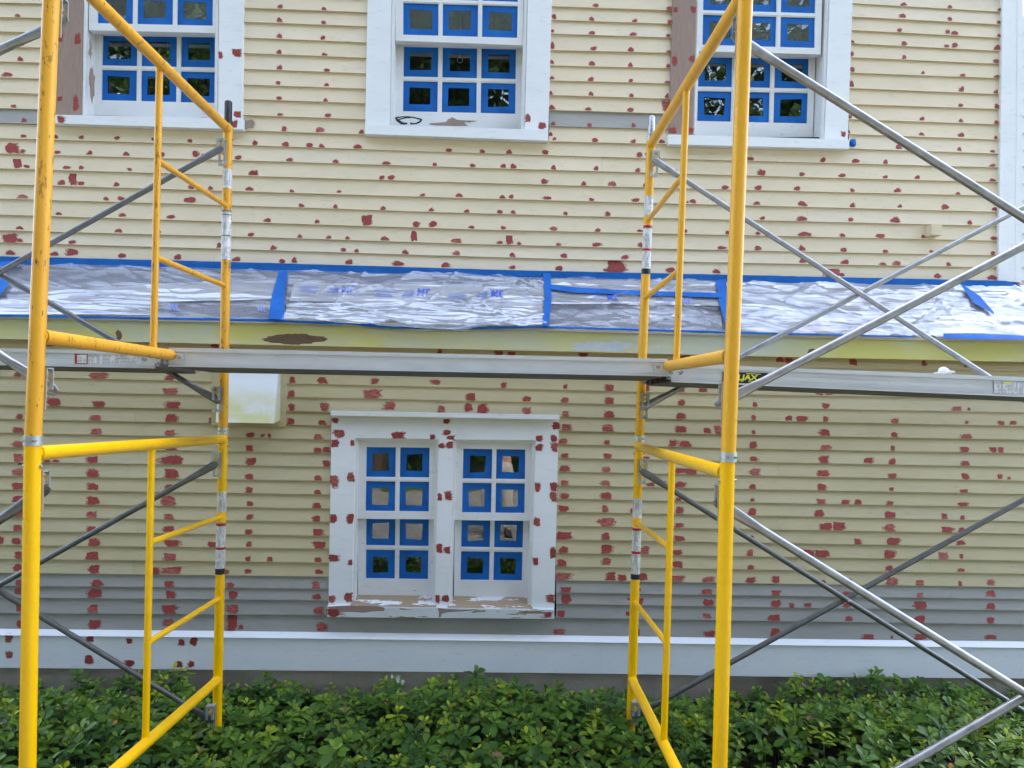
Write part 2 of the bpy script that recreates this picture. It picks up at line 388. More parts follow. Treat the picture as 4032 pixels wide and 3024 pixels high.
WTB = (XS3, [1400+0.7836*s for s in (1573,1583,1597,1615,1621)])     # bottom of the water table board
FIL_T = (XS2, [1040,1066,1088,1109,1128]); FIL_B = (XS2, [1239,1257,1283,1310,1333])   # masking film on the pent roof
FAS_B = (XS2, [1334,1357,1378.5,1403,1423])
def ly(line, x):
    xs, ys = line
    if x < xs[0]: return ys[0]+(ys[1]-ys[0])*(x-xs[0])/(xs[1]-xs[0])
    if x > xs[-1]: return ys[-1]+(ys[-1]-ys[-2])*(x-xs[-1])/(xs[-1]-xs[-2])
    return float(np.interp(x, xs, ys))
HB = Vector((0, 4.45, -0.2))
house = empty('house', HB, 'cream clapboard house with white windows, red primer dabs and grey lower boards', 'house')
B_TOP, B_BOT = 0.005, 0.022        # how far a clapboard's face stands off the sheathing at its top and at its butt
def course(wall, px, py):
    L = UP if wall == 'U' else LO
    for k in range(1, len(L)):
        if py <= ly(L[k], px): return k
    return len(L)-1
def surf(wall, px, py, k):
    """depth of the clapboard face of course k at a pixel"""
    L = UP if wall == 'U' else LO; Y0 = YU if wall == 'U' else YL
    a, b = ly(L[k-1], px), ly(L[k], px)
    tt = max(0.0, min(1.0, (py-a)/(b-a)))
    return Y0 - B_TOP - (B_BOT-B_TOP)*tt
BOARDS = {}
CUTS_U = [(228, 950, 496), (1450, 2162, 541), (2650, 3342, 577)]
def lay(wall):
    L = UP if wall == 'U' else LO; Y0 = YU if wall == 'U' else YL
    xa, xb = (-330, 3952) if wall == 'U' else (-330, 4420)
    rr = random.Random(11 if wall == 'U' else 12)
    for k in range(1, len(L)):
        spans = [(xa, xb)]
        cuts = []
        if wall == 'U':
            cuts = [(c0, c1) for c0, c1, sb in CUTS_U if ly(L[k], (c0+c1)/2) < sb+12]
        elif ly(L[k], 1750) > 1645 and ly(L[k-1], 1750) < 2412:
            cuts = [(1303, 2190)]
        for c0, c1 in cuts:
            spans = [s for a, b in spans for s in (((a, min(b, c0)), (max(a, c1), b)) if a < c0 and b > c1 else ((a, b),))]
        out = []
        for a, b in spans:
            if b-a > 2600:
                js = sorted([a+(b-a)*rr.uniform(0.2, 0.42), a+(b-a)*rr.uniform(0.58, 0.82)])
                out += [(a, js[0]), (js[0], js[1]), (js[1], b)]
            elif b-a > 1500:
                j = a+(b-a)*rr.uniform(0.3, 0.7); out += [(a, j), (j, b)]
            else: out.append((a, b))
        for a, b in out:
            w = rr.uniform(-0.0012, 0.0012)
            mat = MAT['cream'] if rr.random() < 0.75 else MAT['creamb']
            if wall == 'L': mat = MAT['creamlow'] if rr.random() < 0.7 else MAT['creamlowb']
            if wall == 'L' and k >= GREY_FROM: mat = MAT['grey']
            if wall == 'U' and ((k == 6+9 and b < 300) or (k == 6+9 and False)): mat = MAT['grey']
            if wall == 'U' and k == 6+9 and 2100 < a < 2200: mat = MAT['grey']
            if wall == 'U' and k == 6+10 and b < 300: mat = MAT['grey']
            if wall == 'U' and k == 6+9 and b < 300: mat = MAT['cream']
            j = 0.5 if rr.random() < 0.3 else 0.15
            yb, yt = Y0-B_BOT+w, Y0-B_TOP+w
            n = max(1, int((b-a)/420)); fr, bk = [], []
            vs, fs = [], []
            for i in range(n+1):
                x = (a+j)+(b-a-2*j)*i/n
                lb = ly(L[k], x) + rr.uniform(-0.35, 0.35); lt = ly(L[k-1], x)-7
                p0, p1 = at(x, lt, yt), at(x, lb, yb)
                vs += [p0, p1, Vector((p1.x, Y0+0.002, p1.z)), Vector((p0.x, Y0+0.002, p0.z))]
            for i in range(n):
                q = 4*i
                for c in range(4):
                    d = (c+1) % 4
                    fs.append((q+c, q+d, q+4+d, q+4+c))
            fs += [(3, 2, 1, 0), (4*n, 4*n+1, 4*n+2, 4*n+3)]
            o = mk('clapboard', vs, fs, mat, house)
            BOARDS.setdefault((wall, k), []).append((a, b, o))
lay('U'); lay('L')

# sheathing, rooms and outer shell behind the siding
def sheath(name, quads, Y, d, mat):
    m = MB()
    for q in quads: m.slab(q, Y, d)
    return m.build(name, mat, house)
def R(x0, y0, x1, y1): return [(x0, y0), (x1, y0), (x1, y1), (x0, y1)]
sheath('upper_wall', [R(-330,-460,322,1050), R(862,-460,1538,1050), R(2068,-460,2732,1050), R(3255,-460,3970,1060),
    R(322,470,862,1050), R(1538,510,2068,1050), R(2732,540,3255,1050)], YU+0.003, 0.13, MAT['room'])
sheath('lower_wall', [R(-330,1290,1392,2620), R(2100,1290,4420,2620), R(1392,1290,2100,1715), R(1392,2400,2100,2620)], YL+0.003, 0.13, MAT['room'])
m = MB()
xl, xr = at(-330, 1512, YU).x, at(3970, 1512, YU).x
ztop = 6.4
m.box(((xl+xr)/2, 9.0, ztop/2-0.1), (xr-xl, 0.1, ztop+0.2))
m.box((xl-0.05, (YU+9)/2+0.07, ztop/2-0.1), (0.1, 9-YU-0.1, ztop+0.2)); m.box((xr+0.0, (YU+9)/2+0.07, ztop/2-0.1), (0.1, 9-YU-0.1, ztop+0.2))
m.box(((xl+xr)/2, (YU+9)/2+0.1, -0.15), (xr-xl+0.3, 9-YU+0.3, 0.06)); m.box(((xl+xr)/2, (YU+9)/2+0.1, 2.2), (xr-xl, 9-YU-0.2, 0.2))
m.box(((xl+xr)/2, 5.6, 1.2), (xr-xl-0.1, 0.06, 2.5)); m.box(((xl+xr)/2, 5.9, 3.4), (xr-xl-0.1, 0.06, 2.2))
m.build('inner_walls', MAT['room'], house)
zc = at(2000, -455, YU).z
MB().box(((xl+xr)/2, YU+0.05, (zc+ztop)/2), (xr-xl, 0.13, ztop-zc+0.1)).build('upper_storey_wall', MAT['cream'], house)
m = MB(); hx = (xr-xl)/2+0.2; cx = (xl+xr)/2
for s in (-1, 1):
    ye = YU-0.16 if s < 0 else 9.16
    a = [Vector((cx-hx, 6.9, ztop+1.8)), Vector((cx+hx, 6.9, ztop+1.8)), Vector((cx+hx, ye, ztop+0.02)), Vector((cx-hx, ye, ztop+0.02))]
    m.hexa(a, [p-Vector((0, 0, 0.12)) for p in a])
m.build('roof', MAT['shingle'], house)
# neighbouring wing of the house, glimpsed past the corner board
m_w = [(4005, 240, 4700), ]
for k in range(16):
    y0 = 60+66*k
    p = [at(3985, y0, 6.0), at(4700, y0+20, 6.0), at(4700, y0+86, 5.985), at(3985, y0+66, 5.985)]
    MB().hexa(p, [q+Vector((0, 0.02, 0)) for q in p]).build('clapboard', MAT['white'], house)

# corner board of the upper wall
cb = [(3955,-460), (4034,-460), (4019,1112), (3931,1106)]
MB().slab(cb, YU-0.036, 0.12).build('corner_board', MAT['white'], house)
MB().slab([(4010,-460), (4036,-460), (4021,1112), (3998,1110)], YU-0.0385, 0.004).build('corner_bead', MAT['white'], house)

# pent roof between the storeys, its fascia and soffit
YE = 4.325                                            # eave edge
def roofY(v): return (YU-0.03)*(1-v)+YE*v
m = MB(); xsn = [-330, 0, 500, 1000, 1500, 2000, 2500, 3000, 3500, 3940, 4420]
tl = [at(x, ly(UP[-1], x)-14, YU-0.01) for x in xsn]; bl = [at(x, ly(FIL_B, x)+3, YE+0.012) for x in xsn]
for i in range(len(xsn)-1):
    a = [tl[i], tl[i+1], bl[i+1], bl[i]]
    a = [p+Vector((0, 0.012, -0.014)) for p in a]
    m.hexa(a, [p+Vector((0, 0.008, -0.012)) for p in a])
m.build('pent_roof', MAT['shingle'], house)
m = MB()
for i in range(len(xsn)-1):
    x0, x1 = xsn[i], xsn[i+1]
    m.slab([(x0, ly(FIL_B, x0)+2), (x1, ly(FIL_B, x1)+2), (x1, ly(FAS_B, x1)), (x0, ly(FAS_B, x0))], 4.345, 0.025)
fascia = m.build('fascia', MAT['fascia'], house)
m = MB()
for i in range(len(xsn)-1):
    x0, x1 = xsn[i], xsn[i+1]
    m.slab([(x0, ly(FIL_B, x0)+3), (x1, ly(FIL_B, x1)+3), (x1, ly(FIL_B, x1)+15), (x0, ly(FIL_B, x0)+15)], 4.332, 0.03)
m.build('drip_moulding', MAT['creamb'], house)
m = MB()
for i in range(len(xsn)-1):
    x0, x1 = xsn[i], xsn[i+1]
    a, b = at(x0, ly(FAS_B, x0)-3, 4.352), at(x1, ly(FAS_B, x1)-3, 4.352)
    q = [a+Vector((0, 0.15, 0)), b+Vector((0, 0.15, 0)), b, a]
    m.hexa(q, [p+Vector((0, 0, 0.02)) for p in q])
m.build('soffit', MAT['creamb'], house)

# water table and foundation
m = MB()
for i in range(len(xsn)-1):
    x0, x1 = xsn[i], xsn[i+1]
    t0, t1 = ly(LO[-1], x0), ly(LO[-1], x1); b0, b1 = ly(WTB, x0), ly(WTB, x1)
    f = [at(x0, t0-2, YL-0.018), at(x1, t1-2, YL-0.018), at(x1, t1+26, YL-0.052), at(x0, t0+26, YL-0.052)]
    m.hexa(f, [Vector((p.x, YL+0.01, p.z)) for p in f])
m.build('water_table_cap', MAT['white'], house)
for x0, x1 in ((-330, 742), (742.8, 2369.2), (2370, 4420)):
    m = MB(); xs = [x0]+[x for x in xsn if x0+30 < x < x1-30]+[x1]
    for i in range(len(xs)-1):
        a, b = xs[i], xs[i+1]
        m.slab([(a, ly(LO[-1], a)+24), (b, ly(LO[-1], b)+24), (b, ly(WTB, b)), (a, ly(WTB, a))], YL-0.042, 0.05)
    m.build('water_table_board', MAT['white'], house)
m = MB(); p0, p1 = at(-330, ly(WTB, -330), YL), at(4420, ly(WTB, 4420), YL)
f = [p0+Vector((0, 0.012, 0.03)), p1+Vector((0, 0.012, 0.03)), Vector((p1.x, YL+0.012, -0.6)), Vector((p0.x, YL+0.012, -0.6))]
m.hexa(f, [p+Vector((0, 0.2, 0)) for p in f]); m.build('foundation', MAT['concrete'], house)

# ---------------------------------------------------------------- windows (parts of the house)
def vquad(lo, li, y0, y1):
    """px quad between two leaning vertical edges, each given by two pixels"""
    return [(ex(*lo, y0), y0), (ex(*li, y0), y0), (ex(*li, y1), y1), (ex(*lo, y1), y1)]
def sash(win, field, outer, nr, nc, Yf, mun, tape_px, thick=0.038, glass='glass'):
    """one sash: stiles, rails and muntins, then its panes and the tape round each pane"""
    m = MB(); (fTL, fTR, fBR, fBL) = field; (oTL, oTR, oBR, oBL) = outer
    m.slab([oTL, oTR, fTR, fTL], Yf, thick); m.slab([fBL, fBR, oBR, oBL], Yf, thick)
    m.slab([oTL, fTL, fBL, oBL], Yf+0.0004, thick); m.slab([fTR, oTR, oBR, fBR], Yf+0.0004, thick)
    W = (fTR[0]-fTL[0]); H = (fBL[1]-fTL[1])
    mu, mv = mun/W, mun/H
    pw = (1-(nc-1)*mu)/nc; ph = (1-(nr-1)*mv)/nr
    for c in range(1, nc):
        u0 = c*(pw+mu)-mu
        m.slab([bil(field, u0, 0), bil(field, u0+mu, 0), bil(field, u0+mu, 1), bil(field, u0, 1)], Yf+0.004, thick-0.006)
        m.slab([bil(field, u0+mu*.3, 0), bil(field, u0+mu*.7, 0), bil(field, u0+mu*.7, 1), bil(field, u0+mu*.3, 1)], Yf+0.001, 0.01)
    for r in range(1, nr):
        v0 = r*(ph+mv)-mv
        m.slab([bil(field, 0, v0), bil(field, 1, v0), bil(field, 1, v0+mv), bil(field, 0, v0+mv)], Yf+0.0045, thick-0.007)
        m.slab([bil(field, 0, v0+mv*.3), bil(field, 1, v0+mv*.3), bil(field, 1, v0+mv*.7), bil(field, 0, v0+mv*.7)], Yf+0.0015, 0.01)
    m.build('sash', MAT['whitesash'], win)
    panes = []
    for r in range(nr):
        for c in range(nc):
            u0, v0 = c*(pw+mu), r*(ph+mv)
            q = [bil(field, u0, v0), bil(field, u0+pw, v0), bil(field, u0+pw, v0+ph), bil(field, u0, v0+ph)]
            MB().slab(q, Yf+0.014, 0.003).build('pane', MAT[glass], win)
            tu, tv = tape_px/(pw*W), tape_px/(ph*H); J = lambda: rnd.uniform(-0.022, 0.022)
            iq = [bil(q, tu+J(), tv+J()), bil(q, 1-tu+J(), tv+J()), bil(q, 1-tu+J(), 1-tv+J()), bil(q, tu+J(), 1-tv+J())]
            o4 = [at(x, y, Yf+0.0125) for x, y in q]; i4 = [at(x, y, Yf+0.0125) for x, y in iq]
            mk('masking_tape', o4+i4, [(0,4,5,1),(1,5,6,2),(2,6,7,3),(3,7,4,0)], MAT['tape'], win)
            panes.append(q)
    return panes
def pull_ring(win, px, py, Y, top):
    m = MB(); c = at(px, py, Y); r = 0.017
    pts = [c+Vector((r*math.cos(a), 0, r*math.sin(a))) for a in [2*math.pi*k/20 for k in range(21)]]
    m.tube(pts, 0.003, 8, False); m.tube([c+Vector((0, 0, r)), c+Vector((0, 0, top))], 0.0012, 6)
    m.build('shade_pull', MAT['white'], win)
TOPY = -460
WIN = {}
def upper_window(key, lab, lo_l, li_l, ri_l, ro_l, sill, up, upo, low, lowo, lmat):
    win = empty('window', at(sill[3][0], sill[3][1], YU), None, None, None, house)
    win['label'] = lab
    WIN[key] = win
    put2 = win
    MB().slab(vquad(lo_l, li_l, TOPY, sill[0][1]+3), YU-0.035, 0.05).build('casing_board', lmat, win)
    MB().slab(vquad(ri_l, ro_l, TOPY, sill[1][1]+2), YU-0.035, 0.05).build('casing_board', MAT['white'], win)
    # jambs and stops
    MB().slab(vquad(li_l, ((li_l[0][0]+15, li_l[0][1]), (li_l[1][0]+15, li_l[1][1])), TOPY, sill[0][1]+6), YU-0.022, 0.15).build('jamb', MAT['whitesash'], win)
    MB().slab(vquad(((ri_l[0][0]-15, ri_l[0][1]), (ri_l[1][0]-15, ri_l[1][1])), ri_l, TOPY, sill[1][1]+2), YU-0.022, 0.15).build('jamb', MAT['whitesash'], win)
    for e, s in ((li_l, 1), (ri_l, -1)):
        a = ((e[0][0]+s*4, e[0][1]), (e[1][0]+s*4, e[1][1])); b = ((e[0][0]+s*9, e[0][1]), (e[1][0]+s*9, e[1][1]))
        MB().slab(vquad(*( (a, b) if s > 0 else (b, a) ), TOPY, sill[0][1]), YU-0.027, 0.01).build('bead', MAT['white'], win)
    # sloped sill: front nose and the weathered top
    f = [at(x, y, YU-0.062) for x, y in sill]
    b = [Vector((p.x, YU+0.13, p.z+dz)) for p, dz in zip(f, (0.02, 0.02, 0.0, 0.0))]
    MB().hexa(f, b).build('sill', MAT['white'], win)
    z0, z1 = f[0], f[1]
    q = [Vector((z0.x+0.11, YU+0.125, z0.z+0.024)), Vector((z1.x-0.11, YU+0.125, z1.z+0.024)), Vector((z1.x-0.11, YU-0.045, z1.z+0.005)), Vector((z0.x+0.11, YU-0.045, z0.z+0.005))]
    mk('sill_top', q, [(3, 2, 1, 0)], MAT['sillworn'], win)
    sash(win, low, lowo, 2, 3, YU+0.085, 17, 26); sash(win, up, upo, 2, 3, YU-0.008, 17, 26, 0.05, 'glassgrey')
    return win
w1 = upper_window('w1', 'left upper window with a bare grey brown left casing',
    ((229,0),(214,450)), ((327,0),(320,440)), ((863,0),(859,470)), ((959,0),(955,508)), [(205,451),(956,467),(956,509),(205,485)],
    [(386,-164),(840,-152),(837,101),(382.5,91)], [(352,-200),(862,-188),(859,130),(350,119)],
    [(403,137.5),(852,144),(851,405.5),(397.6,394)], [(368,100),(860,108),(858,468),(364,452)], MAT['barewood'])
w2 = upper_window('w2', 'middle upper window with sunglasses on its sill',
    ((1447.5,0),(1438,490)), ((1541,0),(1535,490)), ((2079,0),(2066,510)), ((2173,0),(2159,512)), [(1437,490),(2159,512),(2159,554),(1437,527)],
    [(1588,-133),(2041,-118),(2036.5,149),(1587,136.5)], [(1557,-170),(2064,-155),(2059,178),(1557,160)],
    [(1590,181),(2032,192),(2029,448),(1586,437.5)], [(1555,146),(2060,158),(2054,514),(1550,496)], MAT['white'])
w3 = upper_window('w3', 'right upper window with a bare mauve brown left casing',
    ((2649.6,0),(2635,527)), ((2743,0),(2728,527)), ((3267,0),(3247,545)), ((3357,0),(3338,546)), [(2632,529),(3344,549.6),(3344,585.5),(2632,568)],
    [(2771,-80),(3213,-67),(3208,189),(2766,176)], [(2755,-115),(3240,-102),(3232,214),(2750,201)],
    [(2751,222),(3185.7,228.6),(3178.7,486),(2744,476)], [(2732,190),(3212,200),(3200,548),(2726,532)], MAT['barewood'])
pull_ring(w2, 1811, 237, YU+0.16, 0.5); pull_ring(w1, 658, 222, YU+0.16, 0.5)

# double window of the lower wall
wd = empty('window', (0, 0, 0), None, None, None, house)
wd['label'] = 'lower double window with peeling sill under the plank'; WIN['wd'] = wd
for lo_, li_ in ((((1306,1640),(1293,2385)), ((1398.5,1724),(1386,2385))), (((2109,1740),(2092,2394)), ((2200,1652),(2183,2394))), (((1728,1729),(1712,2389)), ((1783,1729),(1767,2389)))):
    y1 = lo_[1][1]
    MB().slab(vquad(lo_, li_, 1722 if lo_[0][0] != 2109 else 1734, y1), YL-0.035, 0.05).build('casing_board', MAT['white'], wd)
MB().slab([(1306,1630),(2201,1646),(2199,1735.5),(1304,1723.5)], YL-0.036, 0.05).build('head_board', MAT['white'], wd)
MB().slab([(1302,1618),(2203,1635),(2203,1652),(1302,1636)], YL-0.075, 0.085).build('drip_cap', MAT['white'], wd)
for a, b, ya, yb in (((1398.5,1386), (1411,1398), 1724, 2385), ((1716,1700), (1728,1712), 1730, 2389), ((1783,1767), (1797,1780), 1730, 2389), ((2094,2077), (2109,2092), 1738, 2394)):
    MB().slab([(a[0], ya), (b[0], ya), (b[1], yb), (a[1], yb)], YL-0.018, 0.12).build('jamb', MAT['whitesash'], wd)
for q in ([(1398,1722),(1728,1727),(1728,1741),(1398,1736)], [(1783,1728),(2109,1735),(2109,1747),(1783,1741)]):
    MB().slab(q, YL-0.017, 0.11).build('head_jamb', MAT['whitesash'], wd)
f = [at(x, y, YL-0.065) for x, y in [(1289,2387),(2183,2402),(2183,2437),(1289,2430)]]
MB().hexa(f, [Vector((p.x, YL+0.0, p.z+d)) for p, d in zip(f, (0.006, 0.006, 0, 0))]).build('sill', MAT['sillworn'], wd)
for qa in ([(1386,2341),(1712,2345),(1718,2390),(1380,2386)], [(1767,2346),(2092,2352),(2098,2400),(1762,2391)]):
    a = [at(qa[0][0], qa[0][1], YL+0.05), at(qa[1][0], qa[1][1], YL+0.05), at(qa[2][0], qa[2][1], YL-0.058), at(qa[3][0], qa[3][1], YL-0.058)]
    MB().hexa(a, [p+Vector((0, 0.03, -0.03)) for p in a]).build('sill_slope', MAT['sillslope'], wd)
sash(wd, [(1442,2033),(1689,2036),(1685,2282),(1440,2278)], [(1411,2010),(1712,2012),(1708,2346),(1409,2342)], 2, 2, YL+0.048, 17, 25.5)
sash(wd, [(1443,1760),(1691.6,1763),(1688,2015),(1438.6,2012)], [(1410,1736),(1719,1741),(1714,2045),(1405,2043)], 2, 2, YL+0.004, 17, 25.5)
sash(wd, [(1818,2040),(2061,2044),(2055,2287),(1813,2284)], [(1791,2015),(2082,2019),(2078,2352),(1787,2347)], 2, 2, YL+0.048, 17, 25.5)
sash(wd, [(1824.5,1767),(2069,1770),(2065,2021),(1819,2018)], [(1795,1741),(2097,1747),(2090,2051),(1788,2048)], 2, 2, YL+0.004, 17, 25.5)

# vent hood on its mounting plate, and the small box on the upper wall
MB().slab([(836,1400),(1130,1404),(1126,1681),(832,1676)], YL-0.024, 0.03).build('vent_plate', MAT['creamlow'], house)
t4, t5, b4, b5 = at(872,1425,YL-0.05), at(1100,1428,YL-0.05), at(1079,1667,YL-0.155), at(849,1663,YL-0.155)
w4, w5 = Vector((b4.x, YL-0.02, b4.z+0.012)), Vector((b5.x, YL-0.02, b5.z+0.012))
u4, u5 = Vector((t4.x, YL-0.02, t4.z+0.004)), Vector((t5.x, YL-0.02, t5.z+0.004))
hood = mk('vent_hood', [t4, t5, b4, b5, u4, u5, w4, w5], [(3,2,1,0),(4,5,1,0),(1,2,6,5),(0,4,7,3)], MAT['hood'], house)
sm = hood.modifiers.new('thick', 'SOLIDIFY'); sm.thickness = 0.004
f = [at(3670,882,YU-0.085), at(3710,884,YU-0.085), at(3709,926,YU-0.085), at(3669,924,YU-0.085)]
MB().hexa(f, [p+Vector((0, 0.08, 0)) for p in f]).build('wall_box', MAT['cream'], house)

# worn spots on the fascia and the lower sill
def blob(name, cx_, cy_, w, h, Y, mat, parent, n=26, jag=0.16, pw=1.0, seed=0, fnY=None):
    rr = random.Random(seed); pts = []
    for k in range(n):
        a = 2*math.pi*k/n; r = 1+rr.uniform(-jag, jag)
        x = math.copysign(abs(math.cos(a))**pw, math.cos(a)); y = math.copysign(abs(math.sin(a))**pw, math.sin(a))
        X, Yp = cx_+w/2*x*r, cy_+h/2*y*r
        pts.append(at(X, Yp, fnY(X, Yp) if fnY else Y))
    return mk(name, pts, [tuple(range(n))[::-1]], mat, parent)
blob('bare_patch', 1162, 1335.5, 262, 42, 4.3442, MAT['peel'], fascia, 44, 0.10, 1.25, 3)
blob('filler_patch', 2375, 1364, 235, 42, 4.3442, MAT['filler'], fascia, 40, 0.25, 1.0, 4)
blob('bare_patch', 468, 1318, 24, 36, 4.3442, MAT['peel'], fascia, 14, 0.25, 1.0, 5)
blob('bare_patch', 3196, 1387, 30, 28, 4.3442, MAT['peel'], fascia, 14, 0.25, 1.0, 6)
blob('filler_patch', 2592, 1366, 22, 14, 4.3442, MAT['filler'], fascia, 14, 0.2, 1.0, 7)
blob('bare_patch', 1822, 1462*0+478, 100, 12, YU+0.0846, MAT['barewood'], w2, 20, 0.3, 1.0, 8)
pk = [(927,435),(930,400),(1140,388),(1330,368),(1385,292),(1430,292),(1455,255),(1520,275),(1590,315),(1690,325),(1805,335),(1780,395),(1870,465),(1560,470),(1050,452)]
mk('bare_patch', [at(1540+x*0.16275, 420+y*0.16275, YU+0.0844) for x, y in pk], [tuple(range(len(pk)))[::-1]], MAT['barewood'], w2)
for seed, (x, y, w, h) in enumerate([(975,488,58,36),(362,330,20,150),(356,190,12,80),(785,467,70,8)]):
    blob('bare_patch', x, y, w, h, (YU-B_BOT-0.002) if x > 900 else YU-0.0226, MAT['barewood'], w1 if x < 900 else house, 22, 0.35, 1.0, 60+seed)

pk = [(20,437),(120,428),(240,424),(420,426),(530,440),(545,458),(530,474),(430,478),(345,490),(240,482),(150,484),(60,470)]
mk('bare_patch', [at(1280+x*0.434, 2200+y*0.434, YL-0.0656) for x, y in pk if True], [tuple(range(len(pk)))[::-1]], MAT['barewood'], wd)
pk = [(1020,446),(1100,455),(1240,462),(1400,458),(1330,470),(1240,478),(1110,486),(1055,500),(1052,528),(1030,530),(1035,490)]
mk('bare_patch', [at(1280+x*0.434, 2200+y*0.434, YL-0.0656) for x, y in pk], [tuple(range(len(pk)))[::-1]], MAT['barewood'], wd)

